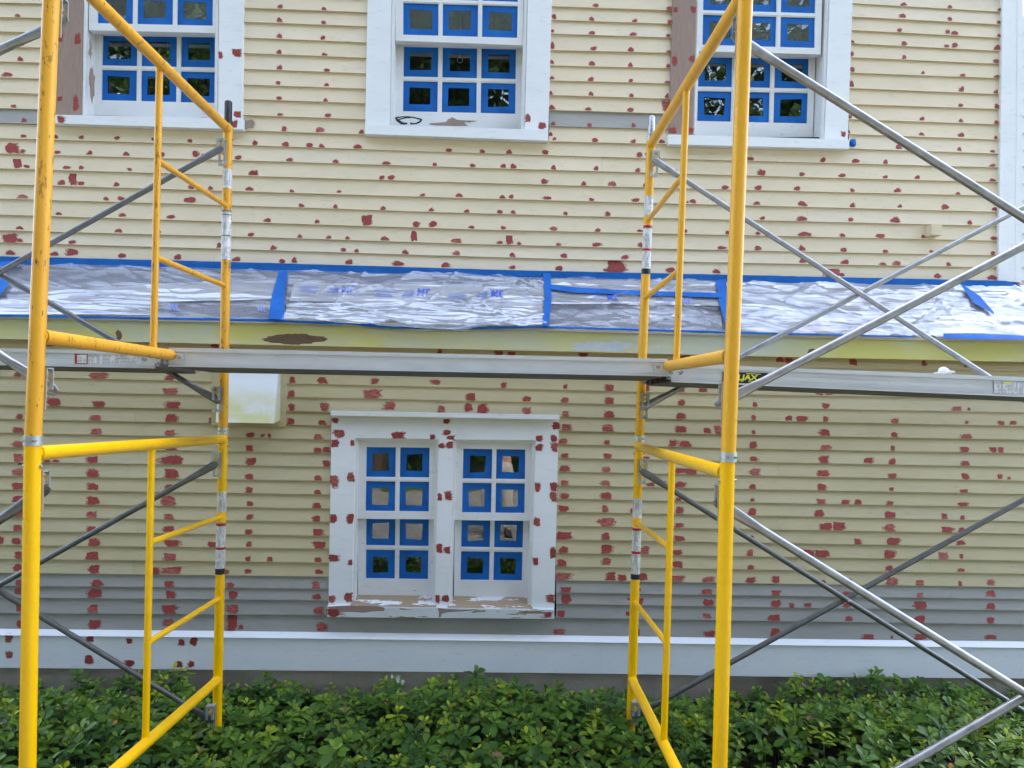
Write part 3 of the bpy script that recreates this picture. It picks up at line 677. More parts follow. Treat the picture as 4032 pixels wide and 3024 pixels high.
# ---------------------------------------------------------------- red primer dabs: centre and size, read off 16 photo tiles
TILE = {}
for j, y0 in enumerate((0, 750, 1500, 2250)):
    for i, x0 in enumerate((0, 1000, 2000, 3000)):
        sc = 0.4666 if (i == 3 or j == 3) else 0.4581
        TILE['ABCD'[j]+'1234'[i]] = (x0, y0, sc)
DABS = {
'A1': "152,135,45,28 168,378,65,38 172,507,45,42 65,640,75,38 115,912,45,28 520,322,42,65 665,338,48,80 515,847,38,38 652,895,50,115 205,1035,45,38 522,1025,60,50 1895,474,32,55 2035,452,75,60 2040,985,60,50 2020,1068,40,60 203,1170,45,30 478,1177,42,38 700,1182,42,34 1005,1187,48,36 1312,1197,25,28 1633,1212,38,36 1900,1212,38,30 2190,1230,40,40 100,1275,105,80 193,1300,38,34 495,1308,50,30 772,1315,48,35 1087,1323,48,38 1397,1328,38,42 1680,1325,60,55 1753,1338,48,34 2048,1355,55,38 148,1392,75,95 232,1432,48,32 570,1440,62,32 696,1442,46,35 1117,1457,42,26 1568,1465,35,30 2170,1490,75,42 628,1530,65,100 530,1572,65,45 697,1578,52,38 1003,1587,50,38 1295,1600,38,28 1645,1610,50,36 1807,1617,42,32 2140,1625,60,36",
'A2': "222,58,48,32 602,77,40,28 218,172,40,45 597,193,42,30 222,312,48,34 592,326,38,36 218,447,46,38 605,467,46,28 220,582,42,38 627,604,46,32 208,713,42,36 625,730,38,34 215,845,42,34 617,862,42,30 222,984,42,26 633,992,55,34 260,1110,42,42 562,1117,62,46 923,1133,40,38 12,1230,38,40 273,1240,55,46 478,1248,60,38 583,1255,48,32 897,1262,60,40 1673,1292,50,34 1963,1302,42,34 2190,1308,36,32 303,1374,48,34 700,1388,50,32 1135,1405,78,34 1553,1415,42,34 1880,1424,52,34 2143,1428,46,42 12,1487,35,45 1098,1528,42,36 1177,1528,52,42 325,1643,38,26 730,1648,34,26",
'A3': "757,47,45,36 397,145,40,44 722,163,42,36 1090,180,44,30 1393,187,38,36 1390,73,48,30 382,267,30,28 725,282,48,34 1073,294,52,32 1377,306,40,28 380,395,42,58 735,418,54,34 1057,428,52,36 1380,446,40,30 377,533,34,36 725,545,46,40 1055,560,42,38 1378,568,32,34 378,669,32,30 712,684,54,36 1057,695,38,32 1373,709,48,28 368,800,32,38 714,806,38,40 1062,823,42,38 1368,828,36,46 376,924,50,40 688,937,46,32 1055,946,48,40 1360,915,60,90 388,1063,38,30 703,1075,34,40 1078,1078,38,34 366,1155,34,44 400,1194,30,32 748,1207,56,42 1080,1216,42,36 1322,1217,46,38 12,1308,42,34 323,1310,48,46 1130,1332,46,44 2085,1366,55,32 47,1432,58,45 392,1442,46,42 760,1448,38,46 1115,1466,48,34 1430,1476,46,34 2177,1487,60,52 310,1562,58,50 653,1580,42,38 897,1580,66,46 1170,1592,18,34 1593,1603,38,38 1867,1613,60,36 2150,1615,62,38 1442,83,34,44 1594,83,40,54 1430,520,40,75 1585,503,42,52 1418,1122,58,48 1573,1120,36,44 172,1018,46,60 292,1080,56,55",
'A4': "1193,36,48,28 1588,58,40,26 2006,82,34,24 1190,135,52,40 1587,160,40,34 2000,188,34,26 1162,256,44,30 1568,270,36,36 1630,278,54,34 2003,300,28,28 766,352,28,26 1203,368,48,36 1560,388,36,26 1627,382,48,42 1988,402,56,46 760,457,28,44 1200,480,30,36 1980,518,42,38 763,588,36,46 1360,614,28,26 1692,637,46,26 1983,646,44,30 757,712,36,58 1685,757,42,42 1975,777,34,34 1677,890,36,32 1985,900,40,38 746,985,28,38 1351,1004,38,34 1676,1020,32,28 1978,1033,32,36 735,1112,20,28 1060,1122,38,30 1345,1132,38,30 1686,1142,48,36 1975,1163,30,30 690,1132,36,44 1152,1242,52,42 1667,1260,40,36 1947,1277,38,26 518,1350,42,40 792,1358,60,38 1045,1366,40,34 1945,1396,48,26 12,1460,36,46 338,1472,46,34 680,1482,58,30 1043,1494,40,28 1313,1497,38,34 1652,1508,36,30 1947,1522,52,28 297,1592,56,36 763,1606,36,30 1142,1608,54,36",
'B1': "197,52,78,36 915,72,42,32 1043,72,60,36 1632,82,98,52 505,200,50,28 898,198,62,50 1055,212,52,36 1472,227,62,38 168,323,64,34 652,338,54,32 1020,347,60,38 1372,355,20,34 2155,380,50,36 85,410,115,75 168,430,40,32 617,445,60,32 1885,472,44,44 90,537,78,42 470,547,60,38 622,533,98,64 1048,560,60,42 1530,575,60,46 2030,592,80,36 437,1325,75,30 1848,1337,60,30 155,1585,60,36 845,1592,150,58 1460,1615,72,38 1855,1605,56,62",
'B2': "1448,40,46,26 1765,42,52,38 2132,57,48,30 407,130,44,32 700,138,40,34 1110,153,50,30 1523,167,42,30 1830,177,44,30 2115,184,42,36 118,257,66,32 543,267,40,34 973,255,84,90 1392,292,62,52 1540,290,68,56 1872,317,44,28 2143,323,44,30 395,396,42,30 640,404,42,30 803,409,40,28 1120,415,64,40 1375,390,50,100 1740,433,84,42 2115,448,50,28 2195,410,60,105 165,495,54,36 770,510,46,34 882,520,40,28 1300,532,54,36 1742,542,64,40 245,608,54,36 345,602,46,48 818,618,60,42 1240,630,100,40 1642,642,74,40 1597,1385,38,36 2105,1400,70,36 328,1630,50,55 588,1630,72,55 1040,1640,60,46 1562,1645,80,36",
'B3': "28,55,42,34 340,65,70,30 717,78,42,28 1097,84,60,36 1590,93,52,38 1543,100,20,18 2138,110,54,32 45,187,40,34 497,197,38,30 860,202,48,40 2190,237,44,28 395,330,66,40 770,343,50,30 1138,347,52,24 1530,350,24,34 1887,362,36,36 2147,368,38,28 98,457,40,28 434,465,48,26 762,466,80,36 1140,470,38,42 1835,493,70,32 2150,496,60,38 37,555,44,42 482,562,54,44 1005,575,62,38 42,662,44,34 443,668,54,44 928,655,150,100 860,685,80,30 1400,685,68,50 1797,698,60,38 30,1402,60,34 647,1413,66,34 1530,1435,72,36",
'B4': "1655,25,34,26 340,113,80,42 762,128,44,34 1167,134,34,28 1550,140,66,42 1962,157,42,32 340,240,86,38 748,247,38,34 1125,252,84,46 1755,272,40,36 1968,283,30,22 362,368,100,40 682,378,40,34 1000,383,70,36 1362,390,36,28 1958,404,60,30 340,492,56,42 690,502,48,42 1042,513,42,32 1428,516,32,22 1948,530,38,34 345,592,60,46 705,605,60,42 1025,620,58,24 1140,618,74,36 1574,625,40,34 597,690,120,82 675,712,44,32 1480,722,60,40 1945,737,80,44 152,1430,62,40 228,1433,64,44 775,1450,60,54 1367,1460,36,48 1735,1465,64,44",
'C1': "168,305,50,44 160,422,76,48 158,543,90,50 155,660,85,66 172,715,36,16 150,787,85,54 150,902,95,54 152,1015,80,58 155,1140,75,55 10,1368,40,60 152,1265,72,48 140,1378,70,50 158,1495,62,58 157,1607,72,66 465,185,118,66 852,200,105,46 822,317,82,48 825,437,88,56 890,535,50,10 800,675,82,54 798,797,98,56 797,912,88,56 798,1030,98,72 790,1152,76,62 790,1275,70,50 805,1390,95,62 795,1505,108,72 810,1618,88,76 405,690,54,20 482,688,56,22 1468,88,112,54 1490,210,118,68 1468,325,100,66 1460,448,84,54 1475,588,88,20 1485,680,185,75 1472,797,120,76 1455,915,64,48 1445,1028,110,90 1452,1168,80,50 1455,1275,90,50 1475,1395,118,60 1460,1512,110,62 1335,1632,70,56 1480,1628,160,54 1845,222,42,56 1832,340,76,50 1825,1405,70,46 1940,1640,50,36 2153,465,60,46 2145,582,56,50 2160,692,80,56 2143,823,66,44 2143,940,58,50 2147,1057,50,38 2143,1170,52,46 2138,1297,54,40 2140,1405,46,44 2130,1527,48,36 2130,1635,52,38",
'C2': "322,110,52,54 322,228,50,54 318,348,58,50 2147,35,46,46 1018,112,140,76 1865,138,84,60 605,222,66,66 1172,215,96,62 1612,245,54,52 1845,228,64,64 1960,242,84,72 587,358,60,36 75,470,34,28 132,470,28,36 550,480,72,44 548,597,64,42 622,594,64,44 622,710,58,54 548,835,60,42 547,955,52,38 542,1072,62,46 540,1185,64,52 545,1300,76,58 560,1410,98,66 135,1532,56,38 548,1538,58,42 557,1640,62,38 698,337,52,42 735,450,90,66 1653,347,50,40 1660,443,58,42 1238,467,110,54 1533,482,44,38 1693,485,62,32 697,537,66,58 845,535,30,54 1612,557,48,44 1683,550,54,58 690,860,62,100 832,830,62,74 682,1185,54,74 830,1182,54,82 1597,1000,34,62 1670,990,54,72 1595,1437,52,72 1663,1453,52,54 680,1520,72,58 828,1560,34,48",
'C3': "165,157,64,46 493,50,34,36 876,57,72,52 1197,60,36,54 1490,78,52,36 1675,78,62,42 492,165,58,46 872,172,74,56 1492,188,56,44 2125,203,34,42 165,258,62,58 494,282,50,54 870,290,80,54 1485,302,78,50 2113,315,36,46 503,400,78,54 862,408,84,62 1485,415,84,60 1710,425,58,44 1805,420,60,72 2110,438,28,32 478,520,72,40 853,530,46,38 1415,538,62,52 1528,543,98,50 2107,550,60,52 487,640,62,38 857,645,66,44 2110,668,60,38 1185,660,60,22 485,755,80,44 848,762,64,50 1480,770,80,44 1575,778,98,44 2125,780,86,56 487,876,64,44 843,880,66,46 1228,890,68,30 1335,878,40,32 1480,893,86,46 2103,908,54,38 490,990,68,48 848,988,84,60 1465,1018,46,26 2100,1022,36,26 480,1098,84,50 832,1100,50,60 1065,1118,26,38 1475,1112,68,56 2100,1125,60,60 848,1212,136,74 1468,1240,70,40 480,1330,120,70 843,1335,64,62 1475,1353,80,46 2092,1345,40,32 478,1453,70,54 845,1445,90,76 1178,1455,72,64 1457,1473,72,44 2085,1480,48,54 463,1565,70,62 847,1553,74,64 1460,1578,80,60 2085,1603,54,36 413,387,62,58 268,492,54,48 395,495,52,52 268,572,60,54 405,570,56,78 253,912,46,68 393,908,60,70 390,993,56,82 250,1212,54,70 385,1480,48,84 240,1550,42,60",
'C4': "485,105,58,26 566,105,58,22 542,208,58,40 1648,235,80,32 1748,238,24,24 230,315,54,42 335,320,90,48 537,322,42,46 1122,338,62,42 1727,350,26,26 2020,355,58,32 2117,355,56,28 535,437,80,52 1117,454,56,38 1730,468,86,38 540,560,84,42 1105,566,32,44 1713,578,72,46 1955,580,54,42 2020,582,42,46 525,663,78,54 898,670,72,46 1102,683,54,46 1720,697,70,36 518,782,90,50 1102,800,68,36 1715,806,62,46 2006,808,40,38 2085,822,28,22 503,895,76,54 1095,912,36,32 1707,930,66,30 500,1018,68,44 703,1025,66,42 812,1023,58,36 1082,1032,54,30 1695,1043,80,36 485,1117,76,52 1085,1132,84,56 1542,1142,52,44 1694,1152,36,32 540,1228,104,60 650,1225,110,66 1082,1240,90,60 1560,1255,94,50 1687,1255,52,34 808,1355,56,44 1107,1355,104,68 1682,1365,62,40 390,1457,96,60 508,1457,112,62 1075,1465,84,68 1535,1478,82,54 1685,1478,28,38 1076,1582,62,38 1680,1597,52,28",
'D1': "160,95,50,50 820,100,90,64 1425,108,72,56 1945,117,60,44 155,165,58,56 803,187,120,72 1437,195,72,66 1965,197,72,60 158,308,48,60 788,318,85,72 1430,318,115,74 1960,318,90,66 162,440,42,60 795,445,88,70 1420,435,72,60 1960,430,80,135 2035,470,36,34 72,557,66,70 78,705,52,58 762,567,56,50 1090,587,50,40 1530,600,48,54 1635,588,66,62 750,745,70,72 1095,775,80,50 1508,785,66,50 1615,785,46,50",
'D2': "525,115,58,58 532,215,66,44 543,332,72,60 570,472,86,62 657,230,52,56 797,220,66,76 672,347,92,66 1548,230,36,64 1615,230,62,50",
'D3': "460,43,120,60 872,42,80,66 965,55,66,54 1145,45,75,56 1428,60,90,54 1690,70,95,42 2048,75,76,42 490,150,86,60 487,230,80,84 1680,173,86,50 1070,150,80,44 1690,262,84,58 1120,250,40,54 1020,232,26,22 450,355,62,66 1015,350,36,56 1680,370,70,48 428,508,84,46 1705,528,88,44 1100,515,18,54 362,230,62,66 342,365,54,40",
'D4': "120,66,60,58 518,88,40,28 740,80,44,28 1095,85,98,60 1330,97,62,50 1672,102,30,38 1930,96,58,46 122,178,86,54 720,185,80,54 1335,195,48,58 1932,188,72,50 118,270,76,58 250,285,40,36 385,283,58,34 718,285,64,36 1337,285,100,74 1932,295,68,54 105,390,98,54 732,400,64,42 1333,405,88,60 1930,412,66,50 113,515,80,66 900,555,95,42 1097,552,22,26 1335,555,95,50 1935,553,90,38"}
def dab_outline(px, py, w, h, dome, seed):
    rr = random.Random(seed); n = 22 if dome else 34; pts = []
    lean = rr.uniform(-0.35, 0.35); pw = rr.uniform(0.42, 0.7)
    ph = [rr.uniform(0, 6.28) for _ in range(4)]
    rag = rr.choice((-1, 1, 1)); ragamt = rr.uniform(0.10, 0.28)
    for k in range(n):
        a = 2*math.pi*k/n; c, s = math.cos(a), math.sin(a)
        if dome:
            x = c*(0.98 if s < 0.2 else 1.0); y = s if s > 0 else s*0.92
            top = max(0.0, s); x = x*(1-0.28*top*top)+lean*top*0.5
            y = (y*1.05) if s > 0 else -0.75*abs(s)**0.35
            r = 1+0.10*math.sin(2*a+ph[0])+0.09*math.sin(3*a+ph[1])+0.05*math.sin(7*a+ph[2])+rr.uniform(-0.05, 0.05)
        else:
            x = math.copysign(abs(c)**pw, c); y = math.copysign(abs(s)**pw, s)
            r = 1+0.06*math.sin(2*a+ph[0])+0.08*math.sin(3*a+ph[1])+0.05*math.sin(5*a+ph[2])+rr.uniform(-0.05, 0.05)
            if c*rag > 0.55: r += rr.uniform(-1, 1)*ragamt*(1.3 if k % 2 else 0.4)
            elif abs(s) > 0.8: r += rr.uniform(-0.10, 0.10)
            x += lean*0.3*y
        pts.append((px+w/2*x*r, py-h/2*y*r))
    return pts
def dab_site(px, py):
    """which piece carries the dab, and the depth of its face"""
    if py < 1130 and py < ly(UP[-1], px)+6:
        for key, (c0, c1, sb) in zip(('w1', 'w2', 'w3'), CUTS_U):
            if c0-16 < px < c1+12 and py < sb+22:
                if px > c1-0.5 and abs(px-c1) < 14 and key != 'w1': continue
                nose = {'w1': (205,451,956,467), 'w2': (1437,490,2159,512), 'w3': (2632,529,3344,549.6)}[key]
                yl_ = nose[1]+(nose[3]-nose[1])*(px-nose[0])/(nose[2]-nose[0])
                Yc = YU-0.0628 if py > yl_ else YU-0.0358
                return WIN[key], (lambda x, y, Yc=Yc: Yc), None
        k = course('U', px, py)
        host = min(BOARDS[('U', k)], key=lambda b: max(b[0]-px, px-b[1], 0))[2]
        return host, (lambda x, y, k=k: surf('U', x, y, k)-0.0021), ('U', k)
    if 1293 < px < 2199 and 1620 < py < 2437 and ex((1306,1640),(1293,2385),py)-3 < px < ex((2200,1652),(2183,2394),py)+3:
        Yc = YL-0.0658 if py > 2387+(px-1289)*0.0168 else YL-0.0368
        return WIN['wd'], (lambda x, y, Yc=Yc: Yc), None
    if py > ly(LO[-1], px)+10:
        return house, (lambda x, y: YL-0.0428), None
    k = course('L', px, py)
    host = min(BOARDS[('L', k)], key=lambda b: max(b[0]-px, px-b[1], 0))[2]
    return host, (lambda x, y, k=k: surf('L', x, y, k)-0.0021), ('L', k)
dabs = []
for key, txt in DABS.items():
    x0, y0, sc = TILE[key]
    for item in txt.split():
        tx, ty, w, h = map(float, item.split(','))
        dabs.append((x0+tx*sc, y0+ty*sc, w*sc, h*sc))
dabs.sort(key=lambda d: -d[2]*d[3])
rest = MB(); thin = MB()
for i, (px, py, w, h) in enumerate(dabs):
    host, fy, ck = dab_site(px, py)
    pts = dab_outline(px, py, w*0.98, h*1.0, ck is not None and ck[0] == 'U' and h < 34, i*7+1)
    vs = []
    if ck is not None:
        L = UP if ck[0] == 'U' else LO
    for x, y in pts:
        if ck is not None:
            y = min(y, ly(L[ck[1]], x)-1.2); y = max(y, ly(L[ck[1]-1], x)+1.5)
        elif host in (w1, w2, w3, wd):
            pass
        vs.append(at(x, y, fy(x, y)))
    f = [tuple(range(len(vs)))[::-1]]
    # thin dragged paint round the dab
    rr = random.Random(i*13+5); dx, dy = rr.uniform(-0.16, 0.16)*w, rr.uniform(-0.12, 0.10)*h; n_ = len(pts); fr = []
    for j_, (x, y) in enumerate(pts):
        sx = 1.10+(rr.uniform(0.0, 0.30) if j_ % 2 else 0.0); sy = 1.05+rr.uniform(0, 0.15)
        x2, y2 = px+(x-px)*sx+dx, py+(y-py)*sy+dy
        if ck is not None:
            y2 = min(y2, ly(L[ck[1]], x2)-1.0); y2 = max(y2, ly(L[ck[1]-1], x2)+1.5)
        fr.append(at(x2, y2, fy(x2, y2)+0.0007))
    f2_ = [tuple(range(n_, 2*n_))[::-1]]
    if i < 300:
        o = mk('primer_dab', vs+fr, f+f2_, MAT['red2' if rr.random() < 0.3 else 'red'], host); o.data.materials.append(MAT['redthin']); o.data.polygons[1].material_index = 1
    else:
        rest.add(vs, f); thin.add(fr, f)
o = rest.build('primer_dabs', MAT['red'], house); o['kind'] = 'stuff'
o = thin.build('thin_primer', MAT['redthin'], house); o['kind'] = 'stuff'

# ---------------------------------------------------------------- masking film on the pent roof
def fold_fn(seed, amp, dens):
    """sharp crested creases: each has a centre, a direction, a length and a width (panel height = 1)"""
    rr = random.Random(seed); ridges = []
    for _ in range(dens):
        a = rr.choice((rr.uniform(-0.10, 0.30), rr.uniform(-0.10, 0.30), rr.uniform(-0.10, 0.30), rr.uniform(-0.8, 0.8)))
        ridges.append((rr.random(), rr.random(), a, rr.uniform(0.3, 1.7), rr.uniform(0.016, 0.05), rr.choice((1, 1, 1, -0.6))*rr.uniform(0.25, 1.0)*amp))
    def f(u, v, asp):
        z = np.zeros_like(np.asarray(u, dtype=float))
        for cu, cv, a, ln, wd_, am in ridges:
            dx, dy = (u-cu)*asp, (v-cv)
            s = dx*math.cos(a)+dy*math.sin(a); t_ = -dx*math.sin(a)+dy*math.cos(a)
            lf = np.maximum(0.0, 1-(s/ln)**2)
            z = z+am*lf*np.exp(-np.abs(t_)/wd_)
        return z
    return f
class Film:
    def __init__(s, q, seed, amp=0.012, dens=60, lift=0.012, sag=None):
        s.q = q; s.ff = fold_fn(seed, amp*1.15, int(dens*1.1)); s.lift = lift; s.sag = sag
        s.asp = (q[1][0]-q[0][0])/190.0
    def pt(s, u, v, extra=0.0, d=None):
        x, y = bil(s.q, u, v)
        if s.sag: y += s.sag(u, v)
        # depth follows the roof slope, whichever lines the quad covers
        ft, fb = ly(UP[-1], x), ly(FIL_B, x)
        vv = min(1.0, max(0.0, (y-ft)/(fb-ft)))
        if d is None: d = float(s.ff(u, v, s.asp))
        p = at(x, y, roofY(vv) - s.lift - extra)
        return p + Vector((0, -0.64, 0.77))*max(d, -0.006)
    def build(s, name, mat, nu, nv, parent=None):
        nu, nv = int(nu*2.4), int(nv*2.2)
        U, V = np.meshgrid(np.linspace(0, 1, nu+1), np.linspace(0, 1, nv+1))
        Dm = s.ff(U, V, s.asp)
        vs = [s.pt(i/nu, j/nv, 0.0, float(Dm[j, i])) for j in range(nv+1) for i in range(nu+1)]
        fs = [(j*(nu+1)+i, (j+1)*(nu+1)+i, (j+1)*(nu+1)+i+1, j*(nu+1)+i+1) for j in range(nv) for i in range(nu)]
        return mk(name, vs, fs, mat, parent, True)
def text_mesh(txt, size, shear=0.0, bold=0.0):
    cu = bpy.data.curves.new('print', 'FONT'); cu.body = txt; cu.size = size; cu.align_x = 'LEFT'; cu.shear = shear; cu.resolution_u = 3
    cu.offset = bold
    ob = bpy.data.objects.new('print', cu); COL.objects.link(ob)
    bpy.context.view_layer.update()
    dg = bpy.context.evaluated_depsgraph_get()
    me = bpy.data.meshes.new_from_object(ob.evaluated_get(dg))
    vs = [tuple(v.co) for v in me.vertices]; fs = [tuple(p.vertices) for p in me.polygons]
    bpy.data.objects.remove(ob); bpy.data.curves.remove(cu); bpy.data.meshes.remove(me)
    return vs, fs
def print_on(fm, parent, txt, px, py, hpx, mat, flip180=True, mirror=False, ang=0.0, shear=0.0, bold=0.0, extra=0.006):
    """letters laid on the film at photo px; hpx is the capital height"""
    vs, fs = text_mesh(txt, 1.0, shear, bold); out = []
    k = hpx/0.7
    q = fm.q
    for x, y, z in vs:
        X, Y = x*k, -y*k
        if flip180: X, Y = -X, -Y
        if mirror: X = -X
        X, Y = X*math.cos(ang)-Y*math.sin(ang), X*math.sin(ang)+Y*math.cos(ang)
        gx, gy = px+X, py+Y
        u = (gx-q[0][0])/(q[1][0]-q[0][0]); yt = q[0][1]+(q[1][1]-q[0][1])*u; yb = q[3][1]+(q[2][1]-q[3][1])*u
        v = (gy-yt)/(yb-yt)
        out.append(fm.pt(min(1, max(0, u)), min(1, max(0, v)), extra))
    if mirror: fs = [f[::-1] for f in fs]
    return mk('print', out, fs, mat, parent)
def fq(x0, x1, dt=-4, db=2):
    return [(x0, ly(FIL_T, x0)+dt), (x1, ly(FIL_T, x1)+dt), (x1, ly(FIL_B, x1)+db), (x0, ly(FIL_B, x0)+db)]
FG = 'masking film sheets over the pent roof'
def frill(k): return lambda u, v: 9*max(0, v-0.9)*10*max(0, math.sin(u*k)+0.6*math.sin(u*k*2.7+1)+0.3)
F1 = Film(fq(-330, 1100), 21, 0.010, 70, 0.012, frill(23))
f1 = F1.build('plastic_film', MAT['film'], 150, 22); tag(f1, 'crinkled masking film sheet left of the first blue tape strip', 'plastic film', FG)
F1b = Film([(150, 1148), (1095, 1092), (1095, 1178), (120, 1200)], 22, 0.006, 26, 0.026)
F1b.build('film_fold', MAT['film2'], 80, 8, f1)
F1c = Film([(-200, 1172), (620, 1182), (600, 1240), (-220, 1236)], 23, 0.007, 26, 0.027)
F1c.build('film_fold', MAT['film2'], 60, 8, f1)
print_on(F1, f1, '3M', 708, 1224, 22, MAT['inkpale'], False, True, 0.03, 0.25, 0.02, 0.014)
vsx = [(664, 1206, 'Film'), (664, 1214, 'Masking'), (664, 1222, 'Advanced')]
for x, y, s_ in vsx: print_on(F1, f1, s_, x+38, y, 6, MAT['inkpale'], False, True, 0.03, 0.2, 0, 0.014)
print_on(F1, f1, '72 in/po 1.82 m', 820, 1198, 5, MAT['inkpale'], False, True, 0.03, 0.0, 0, 0.014)
print_on(F1, f1, '3M', 1050, 1226, 20, MAT['inkpale'], False, True, 0.03, 0.25, 0.02, 0.014)

F2 = Film(fq(1096, 2152, -4, 6), 31, 0.012, 90, 0.014, lambda u, v: 26*max(0, v-0.75)*4*math.exp(-((u-0.55)/0.24)**2))
f2 = F2.build('plastic_film', MAT['film'], 150, 26); tag(f2, 'masking film sheet with clear upside down printing, sagging over the fascia', 'plastic film', FG)
F2b = Film([(1160, 1112), (2140, 1132), (2140, 1205), (1140, 1185)], 32, 0.0022, 26, 0.026)
F2b.build('film_fold', MAT['film2'], 100, 10, f2)
F2c = Film([(1140, 1196), (2130, 1180), (2150, 1282), (1110, 1262)], 33, 0.014, 70, 0.032, lambda u, v: 30*v*math.exp(-((u-0.6)/0.25)**2))
F2c.build('film_fold', MAT['film2'], 120, 14, f2)
for bx, by in ((1402, 1126), (1697, 1138), (1985, 1143)):
    an = 0.045
    print_on(F2b, f2, '3M', bx, by, 28, MAT['ink'], True, False, an, 0.0, 0.012, 0.007)
    for k, w_ in enumerate(('Film', 'Masking', 'Advanced')):
        print_on(F2b, f2, w_, bx-63, by+4+8.5*k, 7.5, MAT['ink'], True, False, an, 0.2, 0.006, 0.010)
    print_on(F2b, f2, '72 in/po 1.82 m', bx-63, by+33, 5.5, MAT['ink'], True, False, an, 0, 0, 0.010)
    print_on(F2b, f2, '72 in/po 1.82 m', bx+36, by+30, 5.5, MAT['inkpale'], True, False, an, 0, 0, 0.010)
    print_on(F2b, f2, '72 in/po 1.82 m', bx-160, by+30, 5.5, MAT['inkpale'], True, False, an, 0, 0, 0.010)
    for k in range(5):
        xa = bx-215; mk('print', [F2b.pt((xa+dx-1160)/980, (by+k*5+dy-1115)/75, 0.009) for dx, dy in ((0,0),(70,3),(70,5.2),(0,2.2))], [(3,2,1,0)], MAT['inkpale'], f2)

F3 = Film(fq(2140, 2870), 41, 0.010, 70, 0.012, frill(15))
f3 = F3.build('plastic_film', MAT['filmclear'], 110, 22); tag(f3, 'see-through masking film sheet crossed by a level blue tape', 'plastic film', FG)
F3b = Film([(2165, 1100), (2850, 1112), (2855, 1205), (2160, 1195)], 42, 0.003, 40, 0.026)
F3b.build('film_fold', MAT['film2'], 80, 10, f3)
print_on(F3b, f3, '3M', 2437, 1182, 24, MAT['ink'], False, True, 0.03, 0.2, 0.03, 0.010)
print_on(F3b, f3, '3M', 2726, 1197, 22, MAT['inkpale'], False, True, 0.03, 0.2, 0.03, 0.010)
for k, w_ in enumerate(('Advanced', 'Masking', 'Film')):
    print_on(F3b, f3, w_, 2374, 1164+8.5*k, 7, MAT['ink'], False, True, 0.03, 0.2, 0, 0.010)
    print_on(F3b, f3, w_, 2648, 1178+8.5*k, 7, MAT['inkpale'], False, True, 0.03, 0.2, 0, 0.010)
F4 = Film(fq(2858, 4420, -4, 0), 51, 0.013, 130)
f4 = F4.build('plastic_film', MAT['film2'], 190, 24); tag(f4, 'milky creased masking film sheet right of the last upright tape', 'plastic film', FG)
F4b = Film([(2880, 1132), (4420, 1180), (4420, 1345), (2870, 1300)], 52, 0.010, 80, 0.030)
F4b.build('film_fold', MAT['film'], 150, 14, f4)

# ---------------------------------------------------------------- blue tape on the film
def tape(pts, wpx, lab, Yoff=0.045, grp=None, fixY=None):
    """a strip of tape along px points; width in px, per point if a list"""
    n = len(pts); vs = []; rr = random.Random(int(pts[0][0]))
    dense = []
    for i in range(n-1):
        L_ = math.hypot(pts[i+1][0]-pts[i][0], pts[i+1][1]-pts[i][1]); k = max(1, int(L_/28))
        for j in range(k):
            f = j/k; w = wpx if not hasattr(wpx, '__len__') else wpx[i]*(1-f)+wpx[i+1]*f
            dense.append((pts[i][0]*(1-f)+pts[i+1][0]*f, pts[i][1]*(1-f)+pts[i+1][1]*f, w))
    dense.append((pts[-1][0], pts[-1][1], wpx if not hasattr(wpx, '__len__') else wpx[-1]))
    for i, (x, y, w) in enumerate(dense):
        a = dense[max(i-1, 0)]; b = dense[min(i+1, len(dense)-1)]
        dx, dy = b[0]-a[0], b[1]-a[1]; l = math.hypot(dx, dy) or 1
        nx, ny = -dy/l, dx/l
        for s in (-0.5, 0.0, 0.5):
            X, Yp = x+nx*w*s+rr.uniform(-0.6, 0.6), y+ny*w*s+rr.uniform(-0.6, 0.6)
            ft, fb = ly(UP[-1], X), ly(FIL_B, X); vv = min(1.0, max(0.0, (Yp-ft)/(fb-ft)))
            vs.append(at(X, Yp, (fixY if fixY else roofY(vv)-Yoff)+rr.uniform(-0.0025, 0.0025)))
    m_ = len(dense)
    fs = []
    for i in range(m_-1):
        for c in range(2): fs.append((3*i+c, 3*i+c+1, 3*i+4+c, 3*i+3+c))
    o = mk('tape_strip', vs, fs, MAT['tape'], None, True); return tag(o, lab, 'tape', grp)
xs_ = [-330, 0, 500, 1000, 1500, 2000, 2500, 3000, 3500, 3960]
def band(x): return (ly(UP[-1], x)+ly(FIL_T, x))/2+1
o = tape([(x, band(x)) for x in xs_]+[(4032, 1146), (4420, 1230)], [ly(FIL_T, x)-ly(UP[-1], x)+3 for x in xs_]+[30, 30], 'long blue tape band along the foot of the upper wall', fixY=YU-0.092)
tape([(1117, 1066), (1096, 1160), (1087, 1257)], [34, 50, 64], 'slanting wide blue tape strip over the film, left of the window')
tape([(2152, 1068), (2158, 1160), (2148, 1284)], [30, 28, 27], 'upright narrow blue tape strip left of the right scaffold')
tape([(2165, 1128), (2260, 1141), (2522, 1153), (2845, 1163)], [20, 20, 18, 18], 'level blue tape strip between two upright strips', 0.05)
tape([(2838, 1100), (2850, 1190), (2868, 1280)], [40, 36, 24], 'slanting blue tape strip partly behind the right near post', 0.047)
tape([(-40, 1042), (75, 1036)], [14, 22], 'torn blue tape end at the left edge of the film', 0.05)
tape([(22, 1100), (-20, 1160), (-60, 1200)], [38, 38, 36], 'short diagonal blue tape strip at the left edge')
tape([(3788, 1122), (3848, 1180), (3914, 1234)], [8, 36, 6], 'peeling twisted blue tape strip near the corner board', 0.055)
tape([(3714, 1322), (3850, 1324), (4032, 1329), (4420, 1345)], [20, 24, 17, 17], 'blue tape strip under the film at the right eave', 0.05)
